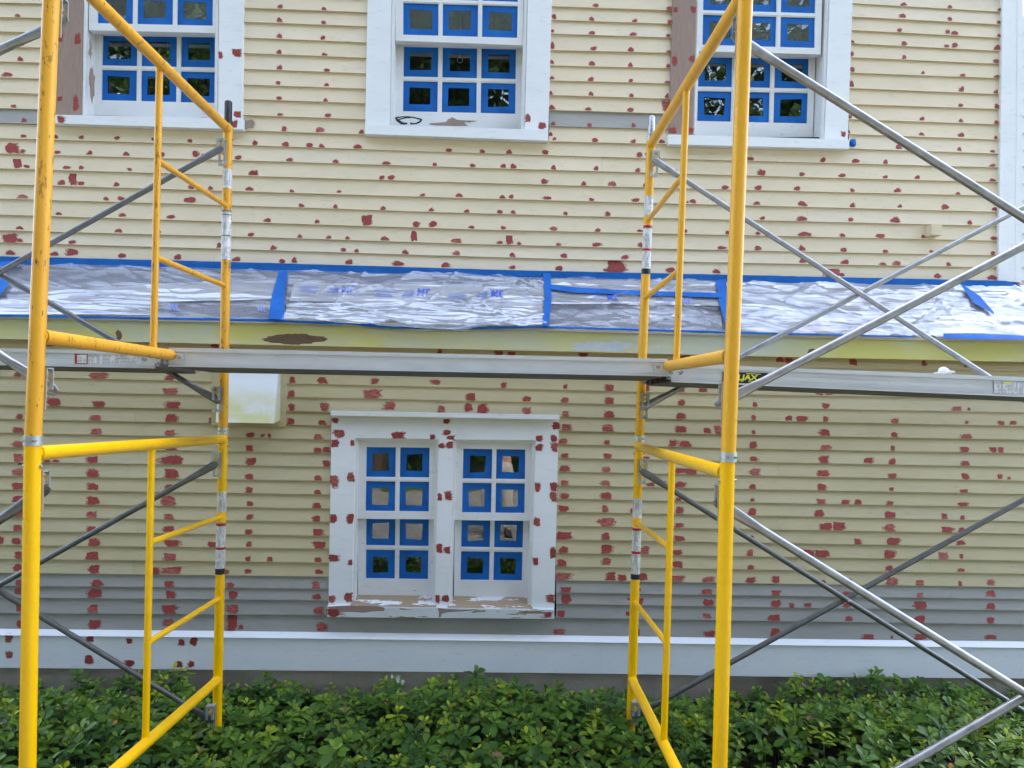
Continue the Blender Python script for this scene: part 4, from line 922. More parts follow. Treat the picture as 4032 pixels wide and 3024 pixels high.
tape([(-330, 1234), (0, 1243), (500, 1252), (1087, 1262), (1350, 1276)], [9, 9, 9, 11, 9], 'thin blue tape strip along the left eave', 0.03)
tape([(1345, 1268), (1500, 1281), (1750, 1288), (1990, 1290)], [12, 22, 20, 9], 'blue tape strip under the sagging film', 0.022)
tape([(1990, 1290), (2148, 1288), (2500, 1298), (3000, 1313), (3600, 1326)], [8, 9, 9, 8, 6], 'thin blue tape strip along the right eave', 0.03)

# ---------------------------------------------------------------- scaffold
YN, YM, YF = 2.2, 2.93, 3.65           # near posts, inner tubes, far posts
R_POST, R_SM, R_BR = 0.0213, 0.0128, 0.0125
def lerp3(a, b, t): return a+(b-a)*t
def on_z(a, b, z): return lerp3(a, b, (z-a.z)/(b.z-a.z))
def arc_label(parent, a, b, y0px, y1px, Y, px, mat, name='warning_label', r=R_POST+0.0007, span=(-80, 80), z0=None, z1=None):
    """a sticker bent round a post between two heights (photo py at the post)"""
    p0 = on_z(a, b, at(px, y0px, Y).z); p1 = on_z(a, b, at(px, y1px, Y).z)
    t_ = (p0-p1).normalized(); f = (-t_.cross(Vector((1,0,0)))).normalized()
    if f.y > 0: f = -f
    s = f.cross(t_).normalized(); n = 14; vs = []
    for k in range(n+1):
        an = math.radians(span[0]+(span[1]-span[0])*k/n)
        d = f*math.cos(an)+s*math.sin(an)
        vs += [p0+d*r, p1+d*r]
    fs = [(2*k, 2*k+1, 2*k+3, 2*k+2) for k in range(n)]
    return mk(name, vs, fs, mat, parent, True)
def lock(parent, a, b, Y, px, py, dirn, off=0.0):
    """brace lock welded to the inside of a post: slotted strap, hooded channel, two studs"""
    c = on_z(a, b, at(px, py, Y).z); U = (a-b).normalized()
    N = Vector((0, dirn, 0)); N = (N-U*N.dot(U)).normalized(); X = U.cross(N).normalized()
    if X.x < 0: X = -X
    c = c+X*off
    m = MB(); K = 0.76
    def bx(n, u, x, sn, su, sx): m.box(c+N*(R_POST+(n-R_POST)*K)+U*u*K+X*x*K, (sx*K, sn*K, su*K), (X, N, U))
    n0 = R_POST+0.004
    for x in (-0.0165, 0.0165): bx(n0, -0.03, x, 0.005, 0.15, 0.014)
    bx(n0, 0.041, 0, 0.005, 0.012, 0.022); bx(n0, -0.097, 0, 0.005, 0.018, 0.022)
    for x in (-0.0175, 0.0175): bx(n0+0.040, 0.008, x, 0.0045, 0.080, 0.014)
    bx(n0+0.040, 0.044, 0, 0.0045, 0.014, 0.024)
    bx(n0+0.020, 0.0485, 0, 0.044, 0.005, 0.049)
    o = m.build('brace_lock', MAT['zinc'], parent)
    st = []
    for u in (0.012, -0.022):
        p = c+U*u
        MB().tube([p+N*0.015, p+N*0.050], 0.0050, 12).tube([p+N*0.050, p+N*0.0555], 0.0072, 6).build('stud', parent_mat[0], o)
        st.append(p+N*0.040)
    return st
parent_mat = [None]
def frame(lab, mat, near, far, inner, top_far, top_in, bot_far, bot_in, rungs, r_scale=1.0, pins=None, collars=(), upper=False):
    """ladder frame: px of two points on each upright, then the bars"""
    parent_mat[0] = mat
    n0, n1 = at(*near[0], YN), at(*near[1], YN); f0, f1 = at(*far[0], YF), at(*far[1], YF)
    tf, ti = at(*top_far, YF), at(*top_in, YM); bf, bi = at(*bot_far, YF), at(*bot_in, YM)
    tn = tf+(ti-tf)*((YF-YN)/(YF-YM)); bn = bf+(bi-bf)*((YF-YN)/(YF-YM))
    if not upper:
        zn = zf = None
        nb, fb = on_z(n0, n1, ground_z(n0.x, YN)-0.02), on_z(f0, f1, ground_z(f0.x, YF)-0.02)
        nt, ft = on_z(n0, n1, at(*collars[0], YN).z), on_z(f0, f1, at(*collars[1], YF).z)
    else:
        nb, fb = on_z(n0, n1, at(*collars[0], YN).z), on_z(f0, f1, at(*collars[1], YF).z)
        nt, ft = on_z(n0, n1, tn.z+0.022), on_z(f0, f1, tf.z+0.024)
    root = empty('scaffolding', (n0.x, (YN+YF)/2, nb.z), lab, 'scaffolding', 'yellow ladder frames of the scaffold')
    MB().tube([nb, nt], R_POST, 28).build('post', mat, root)
    MB().tube([fb, ft], R_POST, 28).build('post', mat, root)
    tn = on_z(n0, n1, tn.z); bn = on_z(n0, n1, bn.z); tf = on_z(f0, f1, tf.z); bf = on_z(f0, f1, bf.z)
    MB().tube([tn, tf], R_POST*0.98, 28).build('bearer', mat, root)
    MB().tube([bn, bf], R_POST*0.98, 28).build('bottom_bar', mat, root)
    def on_bar(a, b, Y): return lerp3(a, b, (Y-a.y)/(b.y-a.y))
    i0, i1 = on_bar(tn, tf, YM), on_bar(bn, bf, YM)
    q0, q1 = at(*inner[0], YM), at(*inner[1], YM)
    i0.x, i1.x = q0.x, q1.x
    MB().tube([i0, lerp3(i0, i1, 0.03), lerp3(i0, i1, 0.97), i1], [(R_SM*1.15, R_SM*0.8), R_SM, R_SM, (R_SM*1.15, R_SM*0.8)], 22).build('inner_post', mat, root)
    for a, b in rungs:
        pa, pb = at(*a, YM), at(*b, YF)
        pa.x = on_z(i0, i1, pa.z).x; pb.x = on_z(f0, f1, pb.z).x
        m = MB().tube([pa, lerp3(pa, pb, 0.05), lerp3(pa, pb, 0.95), pb], [(0.0095, 0.014), 0.0118, 0.0118, (0.0095, 0.014)], 20)
        m.build('rung', mat, root)
    # weld beads at the joints
    m = MB()
    for p, d in ((tn, (tf-tn)), (tf, (tn-tf)), (bn, (bf-bn)), (bf, (bn-bf))):
        d = d.normalized(); m.tube([p+d*0.016, p+d*0.024, p+d*0.029], [R_POST*1.12, R_POST*1.13, R_POST*0.99], 20, False)
    m.build('weld', mat, root)
    return root, (n0, n1), (f0, f1)
GN = None
LU, LUn, LUf = frame('upper left worn orange yellow frame with torn stickers, above the plank', MAT['yold'],
    ((201.5,0),(131,1715)), ((898,504),(879.5,1637)), ((628.5,275),(604,1368)), (898,508), (628.5,259), (884,1428), (607,1389),
    [((628,632),(893,812)), ((612,1013),(886,1126))], collars=((131,1716),(879,1686)), upper=True)
LL, LLn, LLf = frame('lower left bright yellow frame standing in the groundcover', MAT['ynew'],
    ((128.5,1790),(109,2996)), ((877,1780),(856.5,2740)), ((597,1780),(573,2903)), (877,1729), (597,1750), (856,2677), (573,2922),
    [((590,2137),(875,2034)), ((578,2532),(868,2355))], collars=((129,1752),(878,1708)))
RU, RUn, RUf = frame('upper right yellow frame with a bright chrome pin on its rear post', MAT['yold2'],
    ((2933.5,46),(2870,1729)), ((2562,586),(2519,1683)), ((2703,362),(2663,1414)), (2563,568), (2703,341), (2530,1459), (2662,1437),
    [((2692,692),(2554,868)), ((2677,1064),(2540.5,1174))], collars=((2868,1782),(2517,1718)), upper=True)
RL, RLn, RLf = frame('lower right bright yellow frame in front of the grey boards', MAT['ynew'],
    ((2864,1830),(2834.6,2996)), ((2516,1760),(2488,2716)), ((2646,1821),(2614,2903)), (2517,1759), (2646,1798), (2490,2677), (2613.6,2931),
    [((2636,2158),(2508,2057)), ((2621,2533),(2497,2369))], collars=((2866,1816),(2517,1738)))
# coupling pins and sleeves belong to the upper frames
def sleeve(root, pr, Y, px, y0, y1):
    a, b = on_z(*pr, at(px, y0, Y).z), on_z(*pr, at(px, y1, Y).z)
    m = MB().tube([a, b], R_POST*1.13, 28)
    o = m.build('coupling_sleeve', MAT['zinc'], root)
    c = (a+b)/2
    for dx in (-0.010, 0.016):
        MB().tube([c+Vector((dx, -0.015, 0)), c+Vector((dx, -0.0275, 0))], 0.0035, 10).build('rivet', MAT['steel'], o)
sleeve(LU, LUn, YN, 131, 1714, 1753); sleeve(LU, LUf, YF, 879, 1684, 1709)
sleeve(RU, RUn, YN, 2868, 1780, 1818); sleeve(RU, RUf, YF, 2518, 1716, 1738)
def pin(root, pr, y0, y1, mat):
    a, b = on_z(*pr, at(pr[0].x and 898, y0, YF).z), on_z(*pr, at(898, y1, YF).z)
    MB().tube([a, lerp3(a, b, 0.06), b], [0.012, 0.0175, 0.0175], 22).tube([lerp3(a, b, 0.82), b+Vector((0, 0, -0.01))], 0.0225, 22).build('coupling_pin', mat, root)
za = at(897, 398, YF).z; zb = at(897, 497, YF).z
def pin2(root, pr, p_top, p_bot, mat):
    a, b = on_z(*pr, at(*p_top, YF).z), on_z(*pr, at(*p_bot, YF).z)
    MB().tube([a, lerp3(a, b, 0.05), b], [0.013, 0.0175, 0.0175], 22).tube([lerp3(a, b, 0.80), b], 0.0218, 22).build('coupling_pin', mat, root)
pin2(LU, LUf, (897,398), (898,497), MAT['rustpin']); pin2(RU, RUf, (2566,458), (2563,556), MAT['steel'])
for root, pr, Y, px, py in ((LL, LLn, YN, 126, 1836), (RL, RLn, YN, 2862, 1892), (LL, LLf, YF, 876, 1757), (RL, RLf, YF, 2515, 1785), (LU, LUf, YF, 897, 548), (RU, RUf, YF, 2561, 606)):
    c = on_z(*pr, at(px, py, Y).z)
    MB().tube([c-Vector((R_POST+0.006, 0, 0)), c+Vector((R_POST+0.006, 0, 0))], 0.005, 10).build('bolt', MAT['steel'], root)
# brace locks, on the inside of each post
ST = {}
def addlock(key, root, mat, pr, Y, px, py, d, off=0.0):
    parent_mat[0] = mat; ST[key] = lock(root, pr[0], pr[1], Y, px, py, d, off)
addlock('LUf_t', LU, MAT['yold'], LUf, YF, 893, 592, -1, -0.016); addlock('LUf_b', LU, MAT['yold'], LUf, YF, 880, 1555, -1, -0.016)
addlock('LLf_t', LL, MAT['ynew'], LLf, YF, 876, 1808, -1, -0.016); addlock('LLf_b', LL, MAT['ynew'], LLf, YF, 858, 2795, -1, -0.016)
addlock('RUf_t', RU, MAT['yold2'], RUf, YF, 2556, 637, -1, 0.016); addlock('RUf_b', RU, MAT['yold2'], RUf, YF, 2520, 1580, -1, 0.012)
addlock('RLf_t', RL, MAT['ynew'], RLf, YF, 2512, 1836, -1, 0.014); addlock('RLf_b', RL, MAT['ynew'], RLf, YF, 2486, 2780, -1, 0.012)
addlock('LUn_t', LU, MAT['yold'], LUn, YN, 200, 20, 1); addlock('LUn_b', LU, MAT['yold'], LUn, YN, 140, 1500, 1)
addlock('LLn_t', LL, MAT['ynew'], LLn, YN, 126, 1912, 1)
addlock('RUn_t', RU, MAT['yold2'], RUn, YN, 2930, 90, 1); addlock('RUn_b', RU, MAT['yold2'], RUn, YN, 2876, 1558, 1)
addlock('RLn_t', RL, MAT['ynew'], RLn, YN, 2860, 1966, 1)
# stickers
arc_label(RU, *RUf, 774, 852, YF, 2550, MAT['barlabel'], 'serial_label'); arc_label(RU, *RUf, 888, 1082, YF, 2545, MAT['label'])
for y0, y1, mt in ((890, 901, 'labelred'), (981, 990, 'labelred'), (1060, 1081, 'labelblack')): arc_label(RU, *RUf, y0, y1, YF, 2545, MAT[mt], 'label_band', R_POST+0.0012)
arc_label(LU, *LUf, 667, 744, YF, 893, MAT['barlabel'], 'serial_label', span=(-85, 40)); arc_label(LU, *LUf, 828, 1025, YF, 889, MAT['label'], span=(-85, 75))
for y0, y1, mt in ((846, 849, 'labelblack'), (928, 931, 'labelblack'), (829, 836, 'twig')): arc_label(LU, *LUf, y0, y1, YF, 889, MAT[mt], 'label_band', R_POST+0.0012, span=(-85, 75))
arc_label(LL, *LLf, 1935, 2015, YF, 875, MAT['barlabel'], 'serial_label', span=(-85, 45)); arc_label(LL, *LLf, 2056, 2260, YF, 870, MAT['label'], span=(-85, 65))
for y0, y1, mt in ((2058, 2069, 'labelred'), (2152, 2162, 'labelred'), (2236, 2259, 'labelblack')): arc_label(LL, *LLf, y0, y1, YF, 870, MAT[mt], 'label_band', R_POST+0.0012, span=(-85, 65))
arc_label(RL, *RLf, 1960, 2038, YF, 2511, MAT['barlabel'], 'serial_label'); arc_label(RL, *RLf, 2075, 2280, YF, 2504, MAT['label'])
for y0, y1, mt in ((2077, 2087, 'labelred'), (2169, 2179, 'labelred'), (2258, 2279, 'labelblack')): arc_label(RL, *RLf, y0, y1, YF, 2504, MAT[mt], 'label_band', R_POST+0.0012)

# cross braces: each X is one thing, two tubes pinned at the middle
def brace(lab, mat, Y, la, lb, xpost, xend, ends, r=R_BR):
    """la, lb: two px on each tube; tubes run from the lock at xpost to the next frame at xend"""
    tubes = []
    for (p, q), e in zip((la, lb), ends):
        a, b = at(*p, Y), at(*q, Y)
        s = e if e is not None else lerp3(a, b, (xpost-a.x)/(b.x-a.x))
        s = Vector((s.x, Y, s.z))
        en = lerp3(a, b, (xend-a.x)/(b.x-a.x))
        tubes.append((s, en))
    zz = min(t_[1].z for t_ in tubes)
    root = empty('cross_brace', ((xpost+xend)/2, Y, zz), lab, 'cross brace', 'galvanised cross braces of the scaffold')
    for i, (s, e) in enumerate(tubes):
        o_ = Vector((0, (-1 if i == 0 else 1)*r*1.02, 0))
        s, e = s+o_, e+o_; d = (e-s).normalized()
        m = MB().tube([s-d*0.022, s-d*0.005, s+d*0.05, s+d*0.10, s+d*0.14, e-d*0.14, e-d*0.10, e-d*0.05, e+d*0.022],
                      [(0.010, 0.004), (0.017, 0.004), (0.017, 0.0045), (0.0145, 0.009), r, r, (0.0145, 0.009), (0.017, 0.0045), (0.010, 0.004)], 20)
        m.build('brace_tube', mat, root)
    (s0, e0), (s1, e1) = tubes
    # crossing point in the plane
    d0, d1 = e0-s0, e1-s1; den = d0.x*d1.z-d0.z*d1.x
    tt = ((s1.x-s0.x)*d1.z-(s1.z-s0.z)*d1.x)/den if abs(den) > 1e-6 else 0.5
    c = s0+d0*tt
    MB().tube([c-Vector((0, 0.028, 0)), c-Vector((0, 0.0265, 0)), c+Vector((0, 0.028, 0))], [0.004, 0.0065, 0.0065], 12).build('pivot_rivet', MAT['steel'], root)
    return root
def sp(k, i): return ST[k][i]
YFb, YNb = YF-0.065, YN+0.065
xR_f, xR_n, xL_f, xL_n = sp('RUf_t', 1).x, sp('RUn_t', 1).x, sp('LUf_t', 1).x, sp('LUn_t', 1).x
BAY = 2.08
brace('thin cross brace crossing before the milky film, upper right rear', MAT['galv'], YFb, ((3000,943),(3849,1471)), ((3000,1356),(3984,841)), xR_f, xR_f+BAY, (sp('RUf_t', 1), sp('RUf_b', 1)))
brace('thick near cross brace across the upper right corner of the view', MAT['galv'], YNb, ((3000,175),(4032,843)), ((3490,1254),(4032,972)), xR_n, xR_n+BAY, (sp('RUn_t', 1), sp('RUn_b', 1)))
brace('dull rear cross brace crossing at the grey boards, lower right', MAT['galvdark'], YFb, ((3140,2250),(4032,2803)), ((3010,2534.6),(4032,1971)), xR_f-0.03, xR_f+BAY, (sp('RLf_t', 1), sp('RLf_b', 1)))
brace('thick near cross brace at the lower right corner', MAT['galv'], YNb, ((3252,2257),(4032,2737)), ((3574,3024),(4026,2761)), xR_n-0.03, xR_n+BAY, (sp('RLn_t', 1), None))
brace('dark rear cross brace left of the upper left frame', MAT['galvdark'], YFb, ((190,990.5),(0,1093.6)), ((494.7,1345.5),(0,1066)), xL_f, xL_f-BAY, (sp('LUf_t', 1), sp('LUf_b', 1)))
brace('near cross brace at the upper left edge of the view', MAT['galv'], YNb, ((167,59.6),(0,142)), ((103,1474),(0,1405)), xL_n, xL_n-BAY, (sp('LUn_t', 1), sp('LUn_b', 1)))
brace('dark rear cross brace left of the lower left frame', MAT['galvdark'], YFb, ((156,2219),(0,2306)), ((560,2656),(149,2411)), xL_f-0.02, xL_f-BAY, (sp('LLf_t', 1), sp('LLf_b', 1)))
brace('near cross brace at the lower left edge of the view', MAT['galvdark'], YNb, ((92,1983),(0,2045)), ((92,3120),(0,3060)), xL_n-0.02, xL_n-BAY, (sp('LLn_t', 1), None))

# ---------------------------------------------------------------- aluminium planks
def plank(lab, q, Y, dep, hooks, rib=False, ends=(True, True)):
    """q: px of the front rail TL TR BR BL. rails, deck, ribs below, end hooks"""
    P = [at(x, y, Y) for x, y in q]
    tl_, tr_, br_, bl_ = P
    root = empty('scaffold_plank', ((tl_.x+tr_.x)/2, Y, min(bl_.z, br_.z)), lab, 'scaffold plank', 'aluminium planks across the scaffold')
    D = Vector((0, dep, -0.014)); dn = (bl_-tl_)
    def rail(off, s):
        m = MB(); o_ = Vector((0, off, -0.014*off/dep))
        # web
        m.hexa([p+o_ for p in P], [p+o_+Vector((0, 0.004*s, 0)) for p in P])
        # top lip and bottom flange stand proud of the web
        for f0, f1, pr in ((0.0, 0.22, 0.006), (0.97, 1.06, 0.012)):
            a = [lerp3(tl_, bl_, f0), lerp3(tr_, br_, f0), lerp3(tr_, br_, f1), lerp3(tl_, bl_, f1)]
            a = [p+o_-Vector((0, pr*s, 0)) for p in a]
            m.hexa(a, [p+Vector((0, (pr-0.0002)*s, 0)) for p in a])
        if rib:
            for f0 in (0.42, 0.72, 0.86):
                a = [lerp3(tl_, bl_, f0), lerp3(tr_, br_, f0), lerp3(tr_, br_, f0+0.03), lerp3(tl_, bl_, f0+0.03)]
                a = [p+o_-Vector((0, 0.002*s, 0)) for p in a]
                m.hexa(a, [p+Vector((0, 0.0019*s, 0)) for p in a])
        return m
    rail(0, 1).build('rail', MAT['alu'], root); rail(dep, -1).build('rail', MAT['alu'], root)
    a = [tl_+D*0.99, tr_+D*0.99, tr_+Vector((0, 0.002, 0)), tl_+Vector((0, 0.002, 0))]
    MB().hexa([p+dn*0.02 for p in a], [p+dn*0.16 for p in a]).build('deck', MAT['alu'], root)
    a = [lerp3(tl_, bl_, 1.01)+Vector((0, 0.006, 0)), lerp3(tr_, br_, 1.01)+Vector((0, 0.006, 0))]
    q = [a[0]+D*0.975, a[1]+D*0.975, a[1], a[0]]
    MB().hexa(q, [p+dn*0.04 for p in q]).build('underside_shade', MAT['aludark'], root)  # dark sheet added for the shade inside the hollow plank
    m = MB()
    for k in range(1, 5):
        o_ = D*(k/5)
        m.hexa([lerp3(p, p2, 0.16)+o_ for p, p2 in ((tl_, bl_), (tr_, br_))]+[lerp3(p, p2, 0.95)+o_ for p, p2 in ((tr_, br_), (tl_, bl_))],
               [lerp3(p, p2, 0.16)+o_+Vector((0, 0.004, 0)) for p, p2 in ((tl_, bl_), (tr_, br_))]+[lerp3(p, p2, 0.95)+o_+Vector((0, 0.004, 0)) for p, p2 in ((tr_, br_), (tl_, bl_))])
    ax = (tr_-tl_)
    for k in range(0, 5):
        f = k/4*0.98+0.005; p, p2 = lerp3(tl_, tr_, f), lerp3(bl_, br_, f); e = ax.normalized()*0.03
        m.hexa([lerp3(p, p2, 0.5)+Vector((0, 0.006, 0)), lerp3(p, p2, 0.5)+e+Vector((0, 0.006, 0)), p2+e+Vector((0, 0.006, 0)), p2+Vector((0, 0.006, 0))],
               [lerp3(p, p2, 0.5)+D*0.98, lerp3(p, p2, 0.5)+e+D*0.98, p2+e+D*0.98, p2+D*0.98])
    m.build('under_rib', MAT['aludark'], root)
    for side in hooks:
        c0, c1 = (tl_, bl_) if side < 0 else (tr_, br_); e = ax.normalized()*side
        for o_ in (Vector((0, -0.002, 0)), D):
            # hook plate: quarter ring over the bearer
            m = MB(); ctr = lerp3(c0, c1, 0.62)+e*0.045+o_; n = 10; vs = []
            ri, ro = 0.0235, 0.033
            for k in range(n+1):
                an = math.radians(-15+(195)*k/n)
                d = e*(-math.cos(an))+Vector((0, 0, 1))*math.sin(an)
                for rr_ in (ri, ro):
                    for yy in (-0.008, 0.008): vs.append(ctr+d*rr_+Vector((0, yy, 0)))
            fs = []
            for k in range(n):
                b_ = 4*k
                for i_, j_ in ((0, 1), (1, 3), (3, 2), (2, 0)): fs.append((b_+i_, b_+j_, b_+4+j_, b_+4+i_))
            fs += [(0, 2, 3, 1), (4*n+1, 4*n+3, 4*n+2, 4*n)]
            m.add(vs, fs, True)
            a = [lerp3(c0, c1, 0.30)-e*0.055+o_-Vector((0, 0.004, 0)), lerp3(c0, c1, 0.30)+e*0.02+o_-Vector((0, 0.004, 0)), lerp3(c0, c1, 0.92)+e*0.02+o_-Vector((0, 0.004, 0)), lerp3(c0, c1, 0.92)-e*0.055+o_-Vector((0, 0.004, 0))]
            if side < 0: a = [a[1], a[0], a[3], a[2]]
            m.hexa(a, [p+Vector((0, 0.003, 0)) for p in a])
            hk = m.build('hook', MAT['alu'], root)
            if o_.y < 0.1:
                for fx, fz in ((0.012, 0.36), (0.012, 0.84), (-0.04, 0.5)):
                    p = lerp3(c0, c1, fz)+e*fx+Vector((0, -0.005, 0))
                    MB().tube([p, p+Vector((0, -0.012, 0))], 0.0085, 6).tube([p+Vector((0, -0.012, 0)), p+Vector((0, -0.018, 0))], 0.0055, 10).build('bolt', MAT['steel'], hk)
    return root, P
YP = 3.07
pm, PM = plank('middle plank hooked between the two scaffold frames', [(668,1369),(2628,1413),(2628,1478),(668,1439)], YP, 0.47, (-1, 1))
pl_, PLq = plank('left plank with a red and white warning sticker', [(-1300,1345),(612,1384),(612,1447),(-1300,1408)], YP+0.14, 0.44, (1,))
pr_, PRq = plank('right plank with a black and yellow maker label', [(2642,1431),(4600,1507),(4600,1583),(2642,1500)], YP+0.06, 0.47, (-1,), True)
def decal(root, q, Y, mat, name):
    return mk(name, [at(x, y, Y) for x, y in q], [(3, 2, 1, 0)], mat, root)
Yd = YP+0.14-0.0012
# the left sticker: red framed panel and five columns of small print
def lerpq(x): return 1393+ (x-294)*0.017
for x0, x1 in ((349, 391), (392, 432), (433, 474), (475, 513), (514, 554)):
    decal(pl_, [(x0, lerpq(x0)), (x1, lerpq(x1)), (x1, lerpq(x1)+37), (x0, lerpq(x0)+37)], Yd, MAT['label'], 'warning_label')
decal(pl_, [(294, 1393), (345, 1394), (345, 1433), (294, 1432)], Yd, MAT['labelred'], 'warning_label')
decal(pl_, [(303, 1395), (342, 1396), (342, 1430), (303, 1429)], Yd-0.0006, MAT['label'], 'warning_label')
Yd = YP+0.06-0.0035
for x0, x1, mt in ((3914, 3942, 'label'), (3944, 3990, 'label'), (3991, 4060, 'barlabel')):
    y0 = 1501+(x0-3914)*0.03
    decal(pr_, [(x0, y0), (x1, y0+1), (x1, y0+49), (x0, y0+48)], Yd, MAT[mt], 'warning_label')
decal(pr_, [(3950, 1505), (3988, 1506), (3986, 1513), (3952, 1512)], Yd-0.0006, MAT['labelyellow'], 'warning_label')
lb = decal(pr_, [(2845, 1464), (3025, 1469), (3025, 1511), (2845, 1506)], Yd, MAT['labelblack'], 'maker_label')
def flat_text(root, txt, px, py, hpx, Y, mat, ang=0.0, sx=1.0, bold=0.0, shear=0.0):
    vs, fs = text_mesh(txt, 1.0, shear, bold); k = hpx/0.7; out = []
    for x, y, z in vs:
        X, Yp = x*k*sx, -y*k
        out.append(at(px+X*math.cos(ang)-Yp*math.sin(ang), py+X*math.sin(ang)+Yp*math.cos(ang), Y))
    return mk('lettering', out, fs, mat, root)
flat_text(lb, 'BILJAX', 2874, 1494, 20, Yd-0.0008, MAT['labelyellow'], 0.025, 1.28, 0.035, 0.1)
flat_text(lb, 'Haulotte', 2946, 1504, 6.5, Yd-0.0008, MAT['labelyellow'], 0.025, 0.95, 0.02)
decal(lb, [(2938, 1470), (2996, 1472), (2996, 1474.5), (2938, 1472.5)], Yd-0.0008, MAT['labelyellow'], 'lettering')
decal(lb, [(2876, 1496.5), (2930, 1498), (2930, 1500), (2876, 1498.5)], Yd-0.0008, MAT['labelyellow'], 'lettering')

# ---------------------------------------------------------------- small things
def zpt(x, y, Y): return at(1540+x*0.16275, 420+y*0.16275, Y)
g = MB(); Yg = YU-0.03
g.tube([zpt(112,268,Yg), zpt(250,248,Yg), zpt(400,242,Yg), zpt(560,265,Yg), zpt(735,312,Yg)], [0.005, 0.0036, 0.004, 0.0045, 0.005], 8)
g.tube([zpt(735,312,Yg), zpt(720,345,Yg+.02), zpt(640,398,Yg+.04), zpt(560,412,Yg+.05), zpt(468,408,Yg+.06)], [0.005, 0.006, 0.005, 0.004, 0.006], 8)
sg = empty('sunglasses', zpt(420,415,Yg), 'black sunglasses lying on the sill of the middle upper window', 'sunglasses')
g.build('frame', MAT['blackplastic'], sg)
g = MB().tube([zpt(112,268,Yg), zpt(140,320,Yg+.015), zpt(250,395,Yg+.04), zpt(330,410,Yg+.05), zpt(385,404,Yg+.06)], [0.005, 0.008, 0.009, 0.007, 0.005], 8)
g.tube([zpt(170,318,Yg+.01), zpt(260,288,Yg+.005), zpt(380,266,Yg), zpt(480,265,Yg)], 0.0036, 8)
g.build('temple', MAT['blackplastic'], sg)
def crumple(name, c, r, mat, seed, sc=(1, 1, 1)):
    bm = bmesh.new(); bmesh.ops.create_icosphere(bm, subdivisions=3, radius=r); rr = random.Random(seed)
    ax = [Vector((rr.uniform(-1,1), rr.uniform(-1,1), rr.uniform(-1,1))).normalized() for _ in range(14)]
    for v in bm.verts:
        d = v.co.normalized(); k = 1.0
        for i, a in enumerate(ax): k -= 0.16*max(0, d.dot(a)-0.72)/0.28*(1 if i % 3 else -1.2)
        v.co = Vector((v.co.x*sc[0], v.co.y*sc[1], v.co.z*sc[2]))*k + Vector((rr.uniform(-1,1), rr.uniform(-1,1), rr.uniform(-1,1)))*r*0.08
    me = bpy.data.meshes.new(name); bm.to_mesh(me); bm.free(); me.materials.append(mat)
    o = bpy.data.objects.new(name, me); o.location = c; link(o); return o
o = crumple('tape_wad', at(3357, 562, YU-0.045), 0.022, MAT['tape'], 4, (1, 0.8, 1.1)); tag(o, 'small crumpled wad of blue tape by the right upper window sill', 'tape')
rg = empty('scrap_pile', at(3725, 1474, 3.15), 'crumpled white scrap lying on top of the right plank', 'scrap')
o = crumple('scrap_ball', (0, 0, 0), 0.02, MAT['chip'], 9, (1.35, 1.2, 0.9)); put(o, rg); o.location = at(3720, 1461, 3.17)-rg.location
q = [at(3703,1466,3.13), at(3760,1459,3.13), at(3762,1468,3.13), at(3704,1475,3.13)]
MB().hexa(q, [p+Vector((0, 0.05, 0)) for p in q]).build('scrap_strip', MAT['chip'], rg)

# ---------------------------------------------------------------- groundcover: whorls of toothed leaves
npr = np.random.default_rng(5)
def leaf_template():
    # (along, across, lift) outline of one leaf, toothed towards the tip; fold along the midrib
    side = [(0.0, 0.02), (0.28, 0.10), (0.50, 0.22), (0.62, 0.285), (0.70, 0.25), (0.79, 0.275), (0.85, 0.19), (0.93, 0.155), (1.0, 0.0)]
    mid = [(0.0, 0.0), (0.30, 0.0), (0.55, 0.0), (0.80, 0.0)]
    L = [(a, b) for a, b in side[:-1]]
    vs = [(a, 0.0) for a, _ in mid] + [(1.0, 0.0)] + [(a, b) for a, b in L] + [(a, -b) for a, b in L]
    # indices: mid 0..3, tip 4, right 5..12, left 13..20
    fs = []
    for base, flip in ((5, False), (13, True)):
        r = [base+i for i in range(8)]
        tris = [(0, r[0], r[1]), (0, r[1], 1), (1, r[1], r[2]), (1, r[2], 2), (2, r[2], r[3]), (2, r[3], r[4]), (2, r[4], 3), (3, r[4], r[5]), (3, r[5], r[6]), (3, r[6], r[7]), (3, r[7], 4)]
        fs += [t_[::-1] if flip else t_ for t_ in tris]
    return np.array(vs), np.array(fs)
LV, LFc = leaf_template()
